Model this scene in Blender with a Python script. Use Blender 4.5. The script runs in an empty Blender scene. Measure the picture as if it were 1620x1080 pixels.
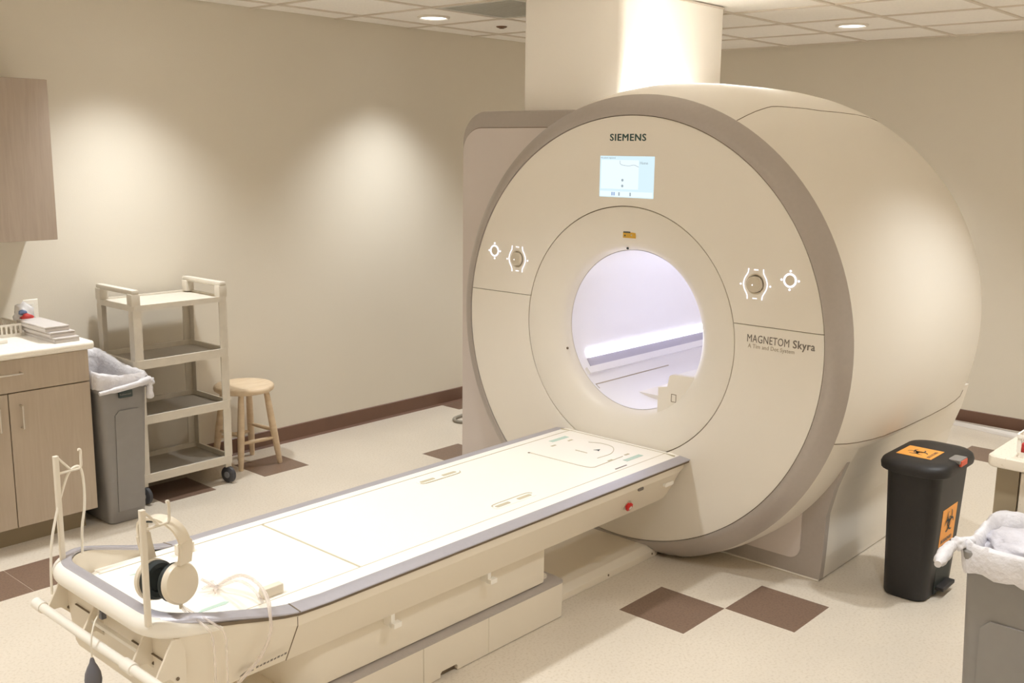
import bpy, bmesh, math, random
from mathutils import Vector, Matrix, noise

rnd = random.Random(7)
SC = bpy.context.scene
COL = SC.collection
PI = math.pi
R = math.radians

# ------------------------------------------------------------------ camera
CAM_H = 1.81033
F_PX = 1617.62
YAW, PITCH, ROLL = R(41.910), R(10.603), R(0.705)
cd = bpy.data.cameras.new('camera')
cam = bpy.data.objects.new('camera', cd)
COL.objects.link(cam)
cd.sensor_fit = 'HORIZONTAL'
cd.sensor_width = 36.0
cd.lens = F_PX / 1620.0 * 36.0
cd.clip_start = 0.05
fwd = Vector((math.cos(YAW) * math.cos(PITCH), math.sin(YAW) * math.cos(PITCH), -math.sin(PITCH)))
rgt = Vector((math.sin(YAW), -math.cos(YAW), 0))
up = rgt.cross(fwd)
r2 = rgt * math.cos(ROLL) + up * math.sin(ROLL)
u2 = -rgt * math.sin(ROLL) + up * math.cos(ROLL)
mw = Matrix.Identity(4)
for i in range(3):
    mw[i][0], mw[i][1], mw[i][2] = r2[i], u2[i], -fwd[i]
mw[2][3] = CAM_H
cam.matrix_world = mw
SC.camera = cam

# ------------------------------------------------------------------ world, exposure, light levels
wd = bpy.data.worlds.new('world')
SC.world = wd
wd.use_nodes = True
wd.node_tree.nodes['Background'].inputs[0].default_value = (1.0, 0.96, 0.9, 1)
wd.node_tree.nodes['Background'].inputs[1].default_value = 0.02
SC.view_settings.view_transform = 'Standard'
SC.view_settings.look = 'None'
SC.view_settings.gamma = 1.0
SC.view_settings.use_curve_mapping = False
SC.view_settings.exposure = 0.0
SC.cycles.max_bounces = 11
SC.cycles.diffuse_bounces = 8

LAMP_W = 117.0                      # narrow beam of each recessed lamp
LAMP_COL = (0.955, 0.985, 1.0)
LAMP_CONE = R(100)
LAMP_BLEND = 1.0
BORE_EMIT = 9.5

# ------------------------------------------------------------------ room numbers
H = 2.583          # ceiling
YW = 5.158         # wall behind the cart
XW = 7.136         # wall behind the scanner
X0, Y0 = -1.7, -1.5
AX, AZ = 2.65, 1.01   # scanner axis: y and z


# ------------------------------------------------------------------ materials
def lin(c):
    c = c / 255.0
    return c / 12.92 if c <= 0.04045 else ((c + 0.055) / 1.055) ** 2.4


def rgb(r, g, b):
    return (lin(r), lin(g), lin(b), 1.0)


def mat(name, col, rough=0.5, metal=0.0, var=0.0, scale=8.0, bump=0.0, bscale=200.0, spec=0.5, stretch=None, coat=0.0):
    m = bpy.data.materials.new(name)
    m.use_nodes = True
    nt = m.node_tree
    b = nt.nodes['Principled BSDF']
    b.inputs['Base Color'].default_value = col
    b.inputs['Roughness'].default_value = rough
    b.inputs['Metallic'].default_value = metal
    b.inputs['Specular IOR Level'].default_value = spec
    b.inputs['Coat Weight'].default_value = coat
    tc = nt.nodes.new('ShaderNodeTexCoord')
    mp = nt.nodes.new('ShaderNodeMapping')
    nt.links.new(tc.outputs['Object'], mp.inputs['Vector'])
    if stretch:
        mp.inputs['Scale'].default_value = stretch
    n = nt.nodes.new('ShaderNodeTexNoise')
    n.inputs['Scale'].default_value = scale
    n.inputs['Detail'].default_value = 5
    nt.links.new(mp.outputs['Vector'], n.inputs['Vector'])
    ramp = nt.nodes.new('ShaderNodeValToRGB')
    ramp.color_ramp.elements[0].position = 0.3
    ramp.color_ramp.elements[1].position = 0.7
    k0, k1 = 1 - max(var, 0.006), 1 + max(var, 0.006)
    ramp.color_ramp.elements[0].color = (col[0] * k0, col[1] * k0, col[2] * k0, 1)
    ramp.color_ramp.elements[1].color = (min(1, col[0] * k1), min(1, col[1] * k1), min(1, col[2] * k1), 1)
    nt.links.new(n.outputs['Fac'], ramp.inputs['Fac'])
    nt.links.new(ramp.outputs['Color'], b.inputs['Base Color'])
    if bump > 0:
        n2 = nt.nodes.new('ShaderNodeTexNoise')
        n2.inputs['Scale'].default_value = bscale
        n2.inputs['Detail'].default_value = 3
        nt.links.new(mp.outputs['Vector'], n2.inputs['Vector'])
        bp = nt.nodes.new('ShaderNodeBump')
        bp.inputs['Strength'].default_value = bump
        bp.inputs['Distance'].default_value = 0.01
        nt.links.new(n2.outputs['Fac'], bp.inputs['Height'])
        nt.links.new(bp.outputs['Normal'], b.inputs['Normal'])
    return m


def emit(name, col, s):
    m = bpy.data.materials.new(name)
    m.use_nodes = True
    nt = m.node_tree
    nt.nodes.remove(nt.nodes['Principled BSDF'])
    e = nt.nodes.new('ShaderNodeEmission')
    e.inputs[0].default_value = col
    e.inputs[1].default_value = s
    nt.links.new(e.outputs[0], nt.nodes['Material Output'].inputs[0])
    return m


def speckle(name, base, dots, rough, scale, bump=0.0, amt=(0.62, 0.72)):
    """vinyl / laminate: base colour with fine flecks"""
    m = mat(name, base, rough, var=0.03, scale=3.0)
    nt = m.node_tree
    b = nt.nodes['Principled BSDF']
    src = b.inputs['Base Color'].links[0].from_socket
    tc = [n for n in nt.nodes if n.type == 'TEX_COORD'][0]
    n = nt.nodes.new('ShaderNodeTexNoise')
    n.inputs['Scale'].default_value = scale
    n.inputs['Detail'].default_value = 2.5
    nt.links.new(tc.outputs['Object'], n.inputs['Vector'])
    r = nt.nodes.new('ShaderNodeValToRGB')
    r.color_ramp.elements[0].position = amt[0]
    r.color_ramp.elements[1].position = amt[1]
    nt.links.new(n.outputs['Fac'], r.inputs['Fac'])
    mx = nt.nodes.new('ShaderNodeMix')
    mx.data_type = 'RGBA'
    nt.links.new(r.outputs['Color'], mx.inputs['Factor'])
    nt.links.new(src, mx.inputs['A'])
    mx.inputs['B'].default_value = dots
    nt.links.new(mx.outputs['Result'], b.inputs['Base Color'])
    return m


def wood(name, c1, c2, rough, stretch, scale=6.0):
    m = mat(name, c1, rough, var=0.02, scale=2)
    nt = m.node_tree
    b = nt.nodes['Principled BSDF']
    tc = [n for n in nt.nodes if n.type == 'TEX_COORD'][0]
    mp = nt.nodes.new('ShaderNodeMapping')
    mp.inputs['Scale'].default_value = stretch
    nt.links.new(tc.outputs['Object'], mp.inputs['Vector'])
    n = nt.nodes.new('ShaderNodeTexNoise')
    n.inputs['Scale'].default_value = scale
    n.inputs['Detail'].default_value = 6
    n.inputs['Distortion'].default_value = 0.6
    nt.links.new(mp.outputs['Vector'], n.inputs['Vector'])
    r = nt.nodes.new('ShaderNodeValToRGB')
    r.color_ramp.elements[0].position = 0.3
    r.color_ramp.elements[1].position = 0.72
    r.color_ramp.elements[0].color = c1
    r.color_ramp.elements[1].color = c2
    nt.links.new(n.outputs['Fac'], r.inputs['Fac'])
    nt.links.new(r.outputs['Color'], b.inputs['Base Color'])
    return m


def clear(name, tint, opacity, rough=0.12):
    m = bpy.data.materials.new(name)
    m.use_nodes = True
    nt = m.node_tree
    b = nt.nodes['Principled BSDF']
    b.inputs['Base Color'].default_value = tint
    b.inputs['Roughness'].default_value = rough
    b.inputs['Alpha'].default_value = opacity
    tc = nt.nodes.new('ShaderNodeTexCoord')
    n = nt.nodes.new('ShaderNodeTexNoise')
    n.inputs['Scale'].default_value = 30
    nt.links.new(tc.outputs['Object'], n.inputs['Vector'])
    mr = nt.nodes.new('ShaderNodeMapRange')
    mr.inputs['To Min'].default_value = opacity * 0.8
    mr.inputs['To Max'].default_value = min(1, opacity * 1.2)
    nt.links.new(n.outputs['Fac'], mr.inputs['Value'])
    nt.links.new(mr.outputs['Result'], b.inputs['Alpha'])
    return m


M = {}
M['wall'] = mat('wall_paint', rgb(221, 214, 200), 0.75, var=0.012, scale=1.5, bump=0.06, bscale=220)
M['ceil'] = mat('ceiling_tile', rgb(244, 240, 234), 0.9, var=0.03, scale=60, bump=0.25, bscale=160)
M['grid'] = mat('ceiling_grid', rgb(214, 205, 192), 0.6)
M['floor'] = speckle('vinyl_cream', rgb(212, 202, 187), rgb(197, 185, 167), 0.30, 95, amt=(0.5, 0.75))
M['tilebrown'] = speckle('vinyl_brown', rgb(124, 101, 86), rgb(104, 83, 70), 0.30, 110, amt=(0.45, 0.75))
M['base'] = mat('baseboard_brown', rgb(112, 82, 66), 0.4, var=0.05, scale=10)
M['white'] = mat('scanner_white', rgb(233, 227, 217), 0.52, var=0.008, scale=3, bump=0.015, bscale=500)
M['bore'] = mat('bore_white', rgb(236, 234, 236), 0.4)
M['band'] = mat('bore_band_grey', rgb(176, 172, 184), 0.5)
M['funnel'] = mat('funnel_white', rgb(228, 222, 212), 0.42)
M['silver'] = mat('scanner_silver', rgb(178, 170, 164), 0.42, metal=0.25, var=0.02, scale=60)
M['rail'] = mat('rail_silver', rgb(178, 175, 182), 0.38, metal=0.3, var=0.02, scale=60)
M['mauve'] = mat('housing_mauve_grey', rgb(212, 203, 199), 0.5, var=0.015, scale=4)
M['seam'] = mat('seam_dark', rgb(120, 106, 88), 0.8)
M['tabletop'] = mat('tabletop_white', rgb(248, 244, 236), 0.4, var=0.008, scale=4)
M['tbody'] = mat('table_body_cream', rgb(229, 220, 204), 0.42, var=0.008, scale=3)
M['slot'] = mat('slot_beige', rgb(196, 186, 160), 0.7)
M['mint'] = mat('mint_print', rgb(188, 212, 200), 0.5)
M['ink'] = mat('dark_ink', rgb(62, 74, 74), 0.6)
M['brand'] = mat('brand_ink', rgb(52, 78, 76), 0.6)
M['greyink'] = mat('grey_ink', rgb(120, 112, 104), 0.6)
M['paleink'] = mat('pale_ink', rgb(176, 164, 146), 0.6)
M['yellow'] = mat('sticker_yellow', rgb(212, 166, 60), 0.5, var=0.06, scale=80)
M['orange'] = mat('sticker_orange', rgb(252, 172, 78), 0.5, var=0.04, scale=40)
M['redorange'] = mat('catch_red', rgb(222, 92, 60), 0.45)
M['red'] = mat('stop_red', rgb(200, 40, 36), 0.35)
M['black'] = mat('bin_black', rgb(34, 32, 33), 0.5, var=0.1, scale=40, bump=0.1, bscale=400)
M['greybin'] = mat('bin_grey', rgb(142, 139, 137), 0.5, var=0.03, scale=20, bump=0.03, bscale=300)
M['cart'] = mat('cart_grey', rgb(214, 207, 194), 0.55, var=0.03, scale=30, bump=0.05, bscale=300)
M['shelf'] = mat('shelf_grey_shaded', rgb(168, 161, 150), 0.55, var=0.04, scale=40, bump=0.08, bscale=300)  # darker cart grey: shade on the shelves below the top tray put into the colour
M['rubber'] = mat('rubber_dark', rgb(70, 70, 74), 0.6, var=0.08, scale=50)
M['hub'] = mat('wheel_hub', rgb(150, 150, 152), 0.45, metal=0.3)
M['stool'] = wood('stool_pine', rgb(226, 206, 178), rgb(208, 184, 152), 0.5, (1.2, 7, 7), 5)
M['cab'] = wood('cabinet_laminate', rgb(188, 174, 156), rgb(180, 165, 147), 0.5, (9, 9, 0.7), 7)
M['upcab'] = wood('upper_laminate', rgb(175, 160, 146), rgb(166, 151, 137), 0.5, (9, 9, 0.7), 7)
M['kick'] = mat('toe_kick', rgb(150, 136, 112), 0.6)
M['counter'] = speckle('counter_laminate', rgb(246, 241, 231), rgb(226, 217, 200), 0.4, 140)
M['counter2'] = speckle('right_counter_laminate', rgb(226, 217, 202), rgb(204, 192, 172), 0.4, 140)
M['chrome'] = mat('handle_metal', rgb(214, 208, 200), 0.28, metal=0.9)
M['plasticwhite'] = mat('white_plastic', rgb(240, 236, 228), 0.4)
M['boxgrey'] = mat('box_grey', rgb(206, 200, 196), 0.6, var=0.02)
M['bag'] = mat('liner_white', rgb(216, 214, 218), 0.4, var=0.05, scale=14, bump=0.5, bscale=45)
M['bagin'] = clear('bag_clear', rgb(232, 232, 234), 0.75)
M['baglight'] = mat('bag_lavender', rgb(206, 204, 212), 0.45, var=0.05, scale=20, bump=0.4, bscale=60)
M['rag'] = mat('tan_contents', rgb(150, 136, 104), 0.8, var=0.25, scale=50, bump=0.6, bscale=60)
M['blue'] = mat('blue_print', rgb(110, 130, 170), 0.6)
M['redcloth'] = mat('red_contents', rgb(190, 60, 56), 0.6, var=0.1, scale=40)
M['tubing'] = clear('clear_tubing', rgb(240, 230, 222), 0.34)
M['cord'] = mat('cord_white', rgb(232, 226, 214), 0.5)
M['pole'] = mat('pole_white', rgb(224, 216, 202), 0.4)
M['cushion'] = mat('cushion_black', rgb(24, 34, 34), 0.55, var=0.2, scale=30)
M['hpwhite'] = mat('headphone_white', rgb(226, 216, 198), 0.35)
M['bulb'] = mat('bulb_grey', rgb(104, 104, 112), 0.5)
M['vent'] = mat('vent_grey', rgb(205, 204, 196), 0.6)
M['cable'] = mat('cable_grey', rgb(150, 144, 132), 0.5)
M['raceway'] = mat('raceway_white', rgb(216, 210, 204), 0.4)
M['column'] = mat('column_paint', rgb(250, 246, 240), 0.6, var=0.006, scale=2)
M['knob'] = mat('knob_grey', rgb(208, 198, 180), 0.35)
M['rust'] = mat('sprinkler_rust', rgb(120, 84, 56), 0.5)
M['trimring'] = mat('lamp_trim', rgb(228, 222, 212), 0.4)
M['lens'] = emit('lamp_lens', (1.0, 0.97, 0.93, 1), 6.0)
M['strip'] = emit('bore_light', (0.85, 0.86, 1.05, 1), BORE_EMIT)
M['screen'] = emit('display_glow', (0.74, 0.93, 1.0, 1), 1.0)
M['screenlight'] = emit('display_pale', (0.86, 0.97, 1.0, 1), 1.05)
M['screenblue'] = emit('display_blue', (0.38, 0.52, 0.8, 1), 0.9)
M['screengrey'] = emit('display_grey', (0.42, 0.5, 0.55, 1), 0.9)
M['glow'] = emit('button_glow', (0.95, 0.93, 1.0, 1), 1.6)

# ------------------------------------------------------------------ object helpers
ORG = {}


def thing(name, loc, label, cat, group=None):
    o = bpy.data.objects.new(name, None)
    o.empty_display_size = 0.1
    o.location = loc
    COL.objects.link(o)
    ORG[o] = Vector(loc)
    o['label'] = label
    o['category'] = cat
    if group:
        o['group'] = group
    return o


def tag(o, label, cat, group=None):
    o['label'] = label
    o['category'] = cat
    if group:
        o['group'] = group
    return o


def build(name, bm, m, parent=None, smooth=False, label=None, origin=None, recalc=True):
    """bm is in world coordinates; links it as one mesh object under parent"""
    if recalc:
        bmesh.ops.recalc_face_normals(bm, faces=bm.faces[:])
    me = bpy.data.meshes.new(name)
    bm.to_mesh(me)
    bm.free()
    return place(name, me, m, parent, smooth, label, origin)


def place(name, me, m, parent=None, smooth=False, label=None, origin=None):
    o = bpy.data.objects.new(name, me)
    COL.objects.link(o)
    if parent is not None:
        og = ORG[parent]
        o.parent = parent
        ORG[o] = og
    else:
        og = Vector(origin) if origin is not None else Vector((0, 0, 0))
        o.location = og
        ORG[o] = og
    me.transform(Matrix.Translation(-og))
    if m is not None:
        me.materials.append(M[m] if isinstance(m, str) else m)
    if smooth:
        for p in me.polygons:
            p.use_smooth = True
        me.set_sharp_from_angle(angle=R(smooth if smooth is not True else 40))
    if label:
        o['label'] = label
    return o


def solo(name, bm, m, label, cat, group=None, smooth=False, origin=(0, 0, 0)):
    return tag(build(name, bm, m, None, smooth, None, origin), label, cat, group)


def struct(name, bm, m, label=None, origin=(0, 0, 0)):
    o = build(name, bm, m, None, False, None, origin)
    o['kind'] = 'structure'
    if label:
        o['label'] = label
    return o


def BM():
    return bmesh.new()


def box(bm, x0, x1, y0, y1, z0, z1, bev=0.0, seg=2):
    t = bmesh.new()
    bmesh.ops.create_cube(t, size=1.0)
    for v in t.verts:
        v.co = Vector(((x0 + x1) / 2 + v.co.x * (x1 - x0), (y0 + y1) / 2 + v.co.y * (y1 - y0), (z0 + z1) / 2 + v.co.z * (z1 - z0)))
    if bev > 0:
        bmesh.ops.bevel(t, geom=t.edges[:], offset=bev, segments=seg, profile=0.6, affect='EDGES')
    merge(bm, t)
    return bm


def merge(bm, t):
    me = bpy.data.meshes.new('tmp')
    t.to_mesh(me)
    t.free()
    bm.from_mesh(me)
    bpy.data.meshes.remove(me)


def prism(bm, poly, axis, a, b, bev=0.0, seg=2):
    """poly: 2D points. axis 'x': (y,z); 'y': (x,z); 'z': (x,y)"""
    def P(q, t):
        return {'x': (t, q[0], q[1]), 'y': (q[0], t, q[1]), 'z': (q[0], q[1], t)}[axis]
    t = bmesh.new()
    va = [t.verts.new(P(q, a)) for q in poly]
    vb = [t.verts.new(P(q, b)) for q in poly]
    n = len(poly)
    t.faces.new(va[::-1])
    t.faces.new(vb)
    for i in range(n):
        t.faces.new((va[i], va[(i + 1) % n], vb[(i + 1) % n], vb[i]))
    if bev > 0:
        bmesh.ops.recalc_face_normals(t, faces=t.faces[:])
        es = [e for e in t.edges if (e.calc_face_angle(0) > 0.5)]
        bmesh.ops.bevel(t, geom=es, offset=bev, segments=seg, profile=0.6, affect='EDGES')
    merge(bm, t)
    return bm


def rrect(x0, x1, y0, y1, r, n=6):
    """rounded rectangle; r may be a 4-tuple (x1y1, x0y1, x0y0, x1y0)"""
    rr = r if isinstance(r, (tuple, list)) else (r, r, r, r)
    out = []
    for (cx, cy, sx, sy, a0, q) in ((x1, y1, -1, -1, 0, rr[0]), (x0, y1, 1, -1, 90, rr[1]), (x0, y0, 1, 1, 180, rr[2]), (x1, y0, -1, 1, 270, rr[3])):
        if q <= 1e-6:
            out.append((cx, cy))
            continue
        for k in range(n + 1):
            a = R(a0 + 90 * k / n)
            out.append((cx + sx * q + q * math.cos(a), cy + sy * q + q * math.sin(a)))
    return out


def tube(bm, pts, rad, n=8, closed=False, cap=True):
    pts = [Vector(p) for p in pts]
    m = len(pts)
    rads = rad if isinstance(rad, (list, tuple)) else [rad] * m
    rings = []
    prev = None
    for i, p in enumerate(pts):
        if closed:
            d = pts[(i + 1) % m] - pts[i - 1]
        else:
            d = pts[min(i + 1, m - 1)] - pts[max(i - 1, 0)]
        d.normalize()
        if prev is None:
            a = Vector((0, 0, 1)) if abs(d.z) < 0.9 else Vector((1, 0, 0))
            s = d.cross(a).normalized()
        else:
            s = (prev - d * prev.dot(d)).normalized()
        prev = s
        t = d.cross(s)
        rings.append([bm.verts.new(p + (s * math.cos(2 * PI * k / n) + t * math.sin(2 * PI * k / n)) * rads[i]) for k in range(n)])
    for i in range(m if closed else m - 1):
        A, B = rings[i], rings[(i + 1) % m]
        for k in range(n):
            bm.faces.new((A[k], A[(k + 1) % n], B[(k + 1) % n], B[k]))
    if cap and not closed:
        bm.faces.new(rings[0][::-1])
        bm.faces.new(rings[-1])
    return bm


def smoothpath(pts, n=6):
    """Catmull-Rom through points"""
    P = [Vector(p) for p in pts]
    P = [P[0] * 2 - P[1]] + P + [P[-1] * 2 - P[-2]]
    out = []
    for i in range(1, len(P) - 2):
        for k in range(n):
            t = k / n
            a, b, c, d = P[i - 1], P[i], P[i + 1], P[i + 2]
            out.append(0.5 * ((2 * b) + (c - a) * t + (2 * a - 5 * b + 4 * c - d) * t * t + (3 * b - a - 3 * c + d) * t ** 3))
    out.append(P[-2])
    return out


def lathe_x(bm, prof, a0=0.0, a1=360.0, n=96, cy=AX, cz=AZ, zmin=None):
    """prof: list of (x, r); angle from +y towards +z (degrees); open ends allowed"""
    full = abs(a1 - a0) >= 359.9
    cols = n if full else n + 1
    rows = []
    for x, r in prof:
        row = []
        for k in range(cols):
            a = R(a0 + (a1 - a0) * k / n)
            z = cz + r * math.sin(a)
            if zmin is not None:
                z = max(z, zmin)
            row.append(bm.verts.new((x, cy + r * math.cos(a), z)))
        rows.append(row)
    for i in range(len(rows) - 1):
        for k in range(n):
            k2 = (k + 1) % cols
            bm.faces.new((rows[i][k], rows[i][k2], rows[i + 1][k2], rows[i + 1][k]))
    return bm


def lathe_z(bm, prof, cx, cy, n=32, cap=True):
    rows = []
    for r, z in prof:
        rows.append([bm.verts.new((cx + r * math.cos(2 * PI * k / n), cy + r * math.sin(2 * PI * k / n), z)) for k in range(n)])
    for i in range(len(rows) - 1):
        for k in range(n):
            bm.faces.new((rows[i][k], rows[i][(k + 1) % n], rows[i + 1][(k + 1) % n], rows[i + 1][k]))
    if cap:
        bm.faces.new(rows[0][::-1])
        bm.faces.new(rows[-1])
    return bm


def disc_solid(bm, c, axis, r, h, n=28, prof=None):
    """solid of revolution round an arbitrary axis; prof: list of (radius factor, height)"""
    c = Vector(c)
    ax = Vector(axis).normalized()
    s = ax.cross(Vector((0, 0, 1)))
    if s.length < 1e-3:
        s = Vector((1, 0, 0))
    s.normalize()
    t = ax.cross(s)
    prof = prof or [(r, 0), (r, h)]
    rows = []
    for rr, hh in prof:
        rows.append([bm.verts.new(c + ax * hh + (s * math.cos(2 * PI * k / n) + t * math.sin(2 * PI * k / n)) * rr) for k in range(n)])
    for i in range(len(rows) - 1):
        for k in range(n):
            bm.faces.new((rows[i][k], rows[i][(k + 1) % n], rows[i + 1][(k + 1) % n], rows[i + 1][k]))
    bm.faces.new(rows[0][::-1])
    bm.faces.new(rows[-1])
    return bm


def loft(bm, secs, closed_ring=True, cap=True):
    rows = [[bm.verts.new(p) for p in s] for s in secs]
    n = len(rows[0])
    for i in range(len(rows) - 1):
        for k in range(n if closed_ring else n - 1):
            bm.faces.new((rows[i][k], rows[i][(k + 1) % n], rows[i + 1][(k + 1) % n], rows[i + 1][k]))
    if cap and closed_ring:
        bm.faces.new(rows[0][::-1])
        bm.faces.new(rows[-1])
    return bm


def text_mesh(body, size, origin, ux, uy, extrude=0.0004, bold=0.0, align='LEFT', spacing=1.0, width=None, height=None):
    cu = bpy.data.curves.new('lettering', 'FONT')
    cu.body = body
    cu.size = size
    cu.extrude = extrude
    cu.align_x = align
    cu.space_character = spacing
    cu.resolution_u = 3
    ob = bpy.data.objects.new('lettering', cu)
    COL.objects.link(ob)
    bpy.context.view_layer.update()
    me = bpy.data.meshes.new_from_object(ob.evaluated_get(bpy.context.evaluated_depsgraph_get()))
    bpy.data.objects.remove(ob)
    bpy.data.curves.remove(cu)
    ux, uy = Vector(ux), Vector(uy)
    uz = ux.cross(uy)
    o = Vector(origin)
    x0 = min(v.co.x for v in me.vertices)
    x1 = max(v.co.x for v in me.vertices)
    y1 = max(v.co.y for v in me.vertices)
    kx = width / (x1 - x0) if width else 1.0
    ky = height / y1 if height else 1.0
    if bold > 0:                       # heavier strokes: the same letters laid side by side
        tb_ = bmesh.new()
        for k, (dx, dy) in enumerate(((0, 0), (bold, 0), (-bold, 0), (0, bold * 0.6), (0, -bold * 0.6))):
            q = me.copy()
            q.transform(Matrix.Translation((dx, dy, -k * 0.00004)))
            tb_.from_mesh(q)
            bpy.data.meshes.remove(q)
        tb_.to_mesh(me)
        tb_.free()
    for v in me.vertices:
        c = Vector(((v.co.x - x0) * kx, v.co.y * ky, v.co.z))
        v.co = o + ux * c.x + uy * c.y + uz * c.z
    return me


def clone(me, name, parent, loc, m=None):
    """share a mesh between alike pieces; mesh is in local coordinates"""
    o = bpy.data.objects.new(name, me)
    COL.objects.link(o)
    if parent is not None:
        o.parent = parent
        o.location = Vector(loc) - ORG[parent]
    else:
        o.location = loc
    return o


def local_mesh(name, bm, m, smooth=False):
    bmesh.ops.recalc_face_normals(bm, faces=bm.faces[:])
    me = bpy.data.meshes.new(name)
    bm.to_mesh(me)
    bm.free()
    me.materials.append(M[m])
    if smooth:
        for p in me.polygons:
            p.use_smooth = True
        me.set_sharp_from_angle(angle=R(40))
    return me


# =================================================================== THE ROOM
floor = struct('floor', box(BM(), X0, XW + 0.1, Y0, YW + 0.1, -0.1, 0.0), 'floor', 'cream speckled vinyl floor')
T = 0.3048
TX, TY = 3.15534, 1.93269
tile_me = local_mesh('floor_tile', box(BM(), 0.0008, T - 0.0008, 0.0008, T - 0.0008, -0.004, 0.0008, 0.0004, 1), 'tilebrown')
for i, j in ((0, 0), (1, -1), (0, 9), (-2, 9), (3, 7), (6, 9.96), (-5, 7.08), (-6, 7.08), (10.37, -0.75)):
    if j > 9.5:
        me = local_mesh('floor_tile', box(BM(), 0.0008, T - 0.0008, 0.0008, YW - 0.006 - (TY + j * T), -0.004, 0.0008, 0.0004, 1), 'tilebrown')
    else:
        me = tile_me
    clone(me, 'floor_tile', floor, (TX + i * T, TY + j * T, 0))

struct('wall_left', box(BM(), X0, XW + 0.1, YW, YW + 0.1, 0, 2.9), 'wall', 'beige painted wall behind the cart and stool')
struct('wall_right', box(BM(), XW, XW + 0.1, Y0, YW, 0, 2.9), 'wall', 'beige painted wall behind the scanner')
struct('wall_front', box(BM(), X0, XW, Y0 - 0.1, Y0, 0, 2.9), 'wall')
struct('wall_rear', box(BM(), X0 - 0.1, X0, Y0 - 0.1, YW + 0.1, 0, 2.9), 'wall')


def skirting(name, poly, axis, a, b, label):
    return struct(name, prism(BM(), poly, axis, a, b), 'base', label)


skirting('baseboard_left', [(YW, 0), (YW - 0.016, 0), (YW - 0.006, 0.012), (YW - 0.005, 0.098), (YW, 0.102)], 'x', 2.16, XW, 'brown vinyl baseboard along the wall behind the cart')
skirting('baseboard_right', [(XW, 0), (XW - 0.016, 0), (XW - 0.006, 0.012), (XW - 0.005, 0.098), (XW, 0.102)], 'y', Y0, YW, 'brown vinyl baseboard along the wall behind the scanner')

# ceiling: slab, grid bars and lay-in tiles
ceiling = struct('ceiling', box(BM(), X0 - 0.1, XW + 0.1, Y0 - 0.1, YW + 0.1, H + 0.05, H + 0.15), 'ceil', 'suspended ceiling of square mineral tiles')
GX0, GY0, GM = 4.10, 4.91, 0.60
gx = [GX0 + GM * k for k in range(-10, 6) if X0 < GX0 + GM * k < XW]
gy = [GY0 + GM * k for k in range(-10, 1) if Y0 < GY0 + GM * k < YW]
barx = local_mesh('grid_bar', box(BM(), -0.011, 0.011, Y0, YW, H - 0.004, H + 0.02), 'grid')
bary = local_mesh('grid_bar', box(BM(), X0, XW, -0.011, 0.011, H - 0.0045, H + 0.02), 'grid')
for x in gx:
    clone(barx, 'grid_bar', ceiling, (x, 0, 0))
for y in gy:
    clone(bary, 'grid_bar', ceiling, (0, y, 0))
tile_cache = {}
ex = [X0] + gx + [XW]
ey = [Y0] + gy + [YW]
for a in range(len(ex) - 1):
    for b in range(len(ey) - 1):
        w, d = round(ex[a + 1] - ex[a], 3), round(ey[b + 1] - ey[b], 3)
        if w < 0.03 or d < 0.03:
            continue
        if abs(ex[a] - 4.10) < 0.01 and abs(ey[b] - 3.71) < 0.01:
            continue
        if (w, d) not in tile_cache:
            tile_cache[(w, d)] = local_mesh('ceiling_tile', box(BM(), 0.006, w - 0.006, 0.006, d - 0.006, H + 0.003, H + 0.018, 0.002, 1), 'ceil')
        clone(tile_cache[(w, d)], 'ceiling_tile', ceiling, (ex[a], ey[b], 0))

# air return grille in the ceiling beside the column
vent = thing('air_vent', (4.40, 4.01, H), 'grey egg-crate air return grille in the ceiling left of the column', 'air vent')
bm = BM()
for a, b, c, d in ((4.115, 4.685, 3.725, 3.75), (4.115, 4.685, 4.27, 4.295), (4.115, 4.14, 3.75, 4.27), (4.66, 4.685, 3.75, 4.27)):
    box(bm, a, b, c, d, H - 0.003, H + 0.02)
build('frame', bm, 'vent', vent)
for k in range(20):
    y = 3.76 + 0.51 * k / 19
    build('slat', box(BM(), 4.14, 4.66, y - 0.004, y + 0.004, H, H + 0.02), 'vent', vent)
build('plenum', box(BM(), 4.115, 4.685, 3.725, 4.295, H + 0.021, H + 0.03), 'vent', vent)

spr = thing('sprinkler_head', (5.0, 4.61, H), 'small brass sprinkler head in the ceiling near the column', 'sprinkler')
build('escutcheon', lathe_z(BM(), [(0.035, H + 0.004), (0.035, H - 0.001), (0.026, H - 0.006)], 5.0, 4.61, 24), 'rust', spr, True)
build('deflector', lathe_z(BM(), [(0.006, H - 0.005), (0.006, H - 0.008), (0.016, H - 0.009), (0.016, H - 0.011)], 5.0, 4.61, 20), 'rust', spr, True)


# recessed lamps, one in every third tile
def lamp(x, y, label):
    t = thing('ceiling_downlight', (x, y, H), label, 'ceiling light', 'recessed ceiling downlights')
    prof = [(0.098, H + 0.003), (0.098, H - 0.006), (0.086, H - 0.010), (0.078, H - 0.004), (0.078, H + 0.003)]
    build('trim_ring', lathe_z(BM(), prof, x, y, 40, cap=False), 'trimring', t, True)
    build('lens', lathe_z(BM(), [(0.079, H + 0.002), (0.079, H - 0.001), (0.06, H - 0.006), (0.02, H - 0.008)], x, y, 40), 'lens', t, True)
    l = bpy.data.lights.new('lamp', 'SPOT')
    l.energy = LAMP_W
    l.color = LAMP_COL
    l.spot_size = LAMP_CONE
    l.spot_blend = LAMP_BLEND
    l.shadow_soft_size = 0.06
    lo = bpy.data.objects.new('lamp', l)
    COL.objects.link(lo)
    lo.parent = t
    lo.location = (0, 0, -0.03)


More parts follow.
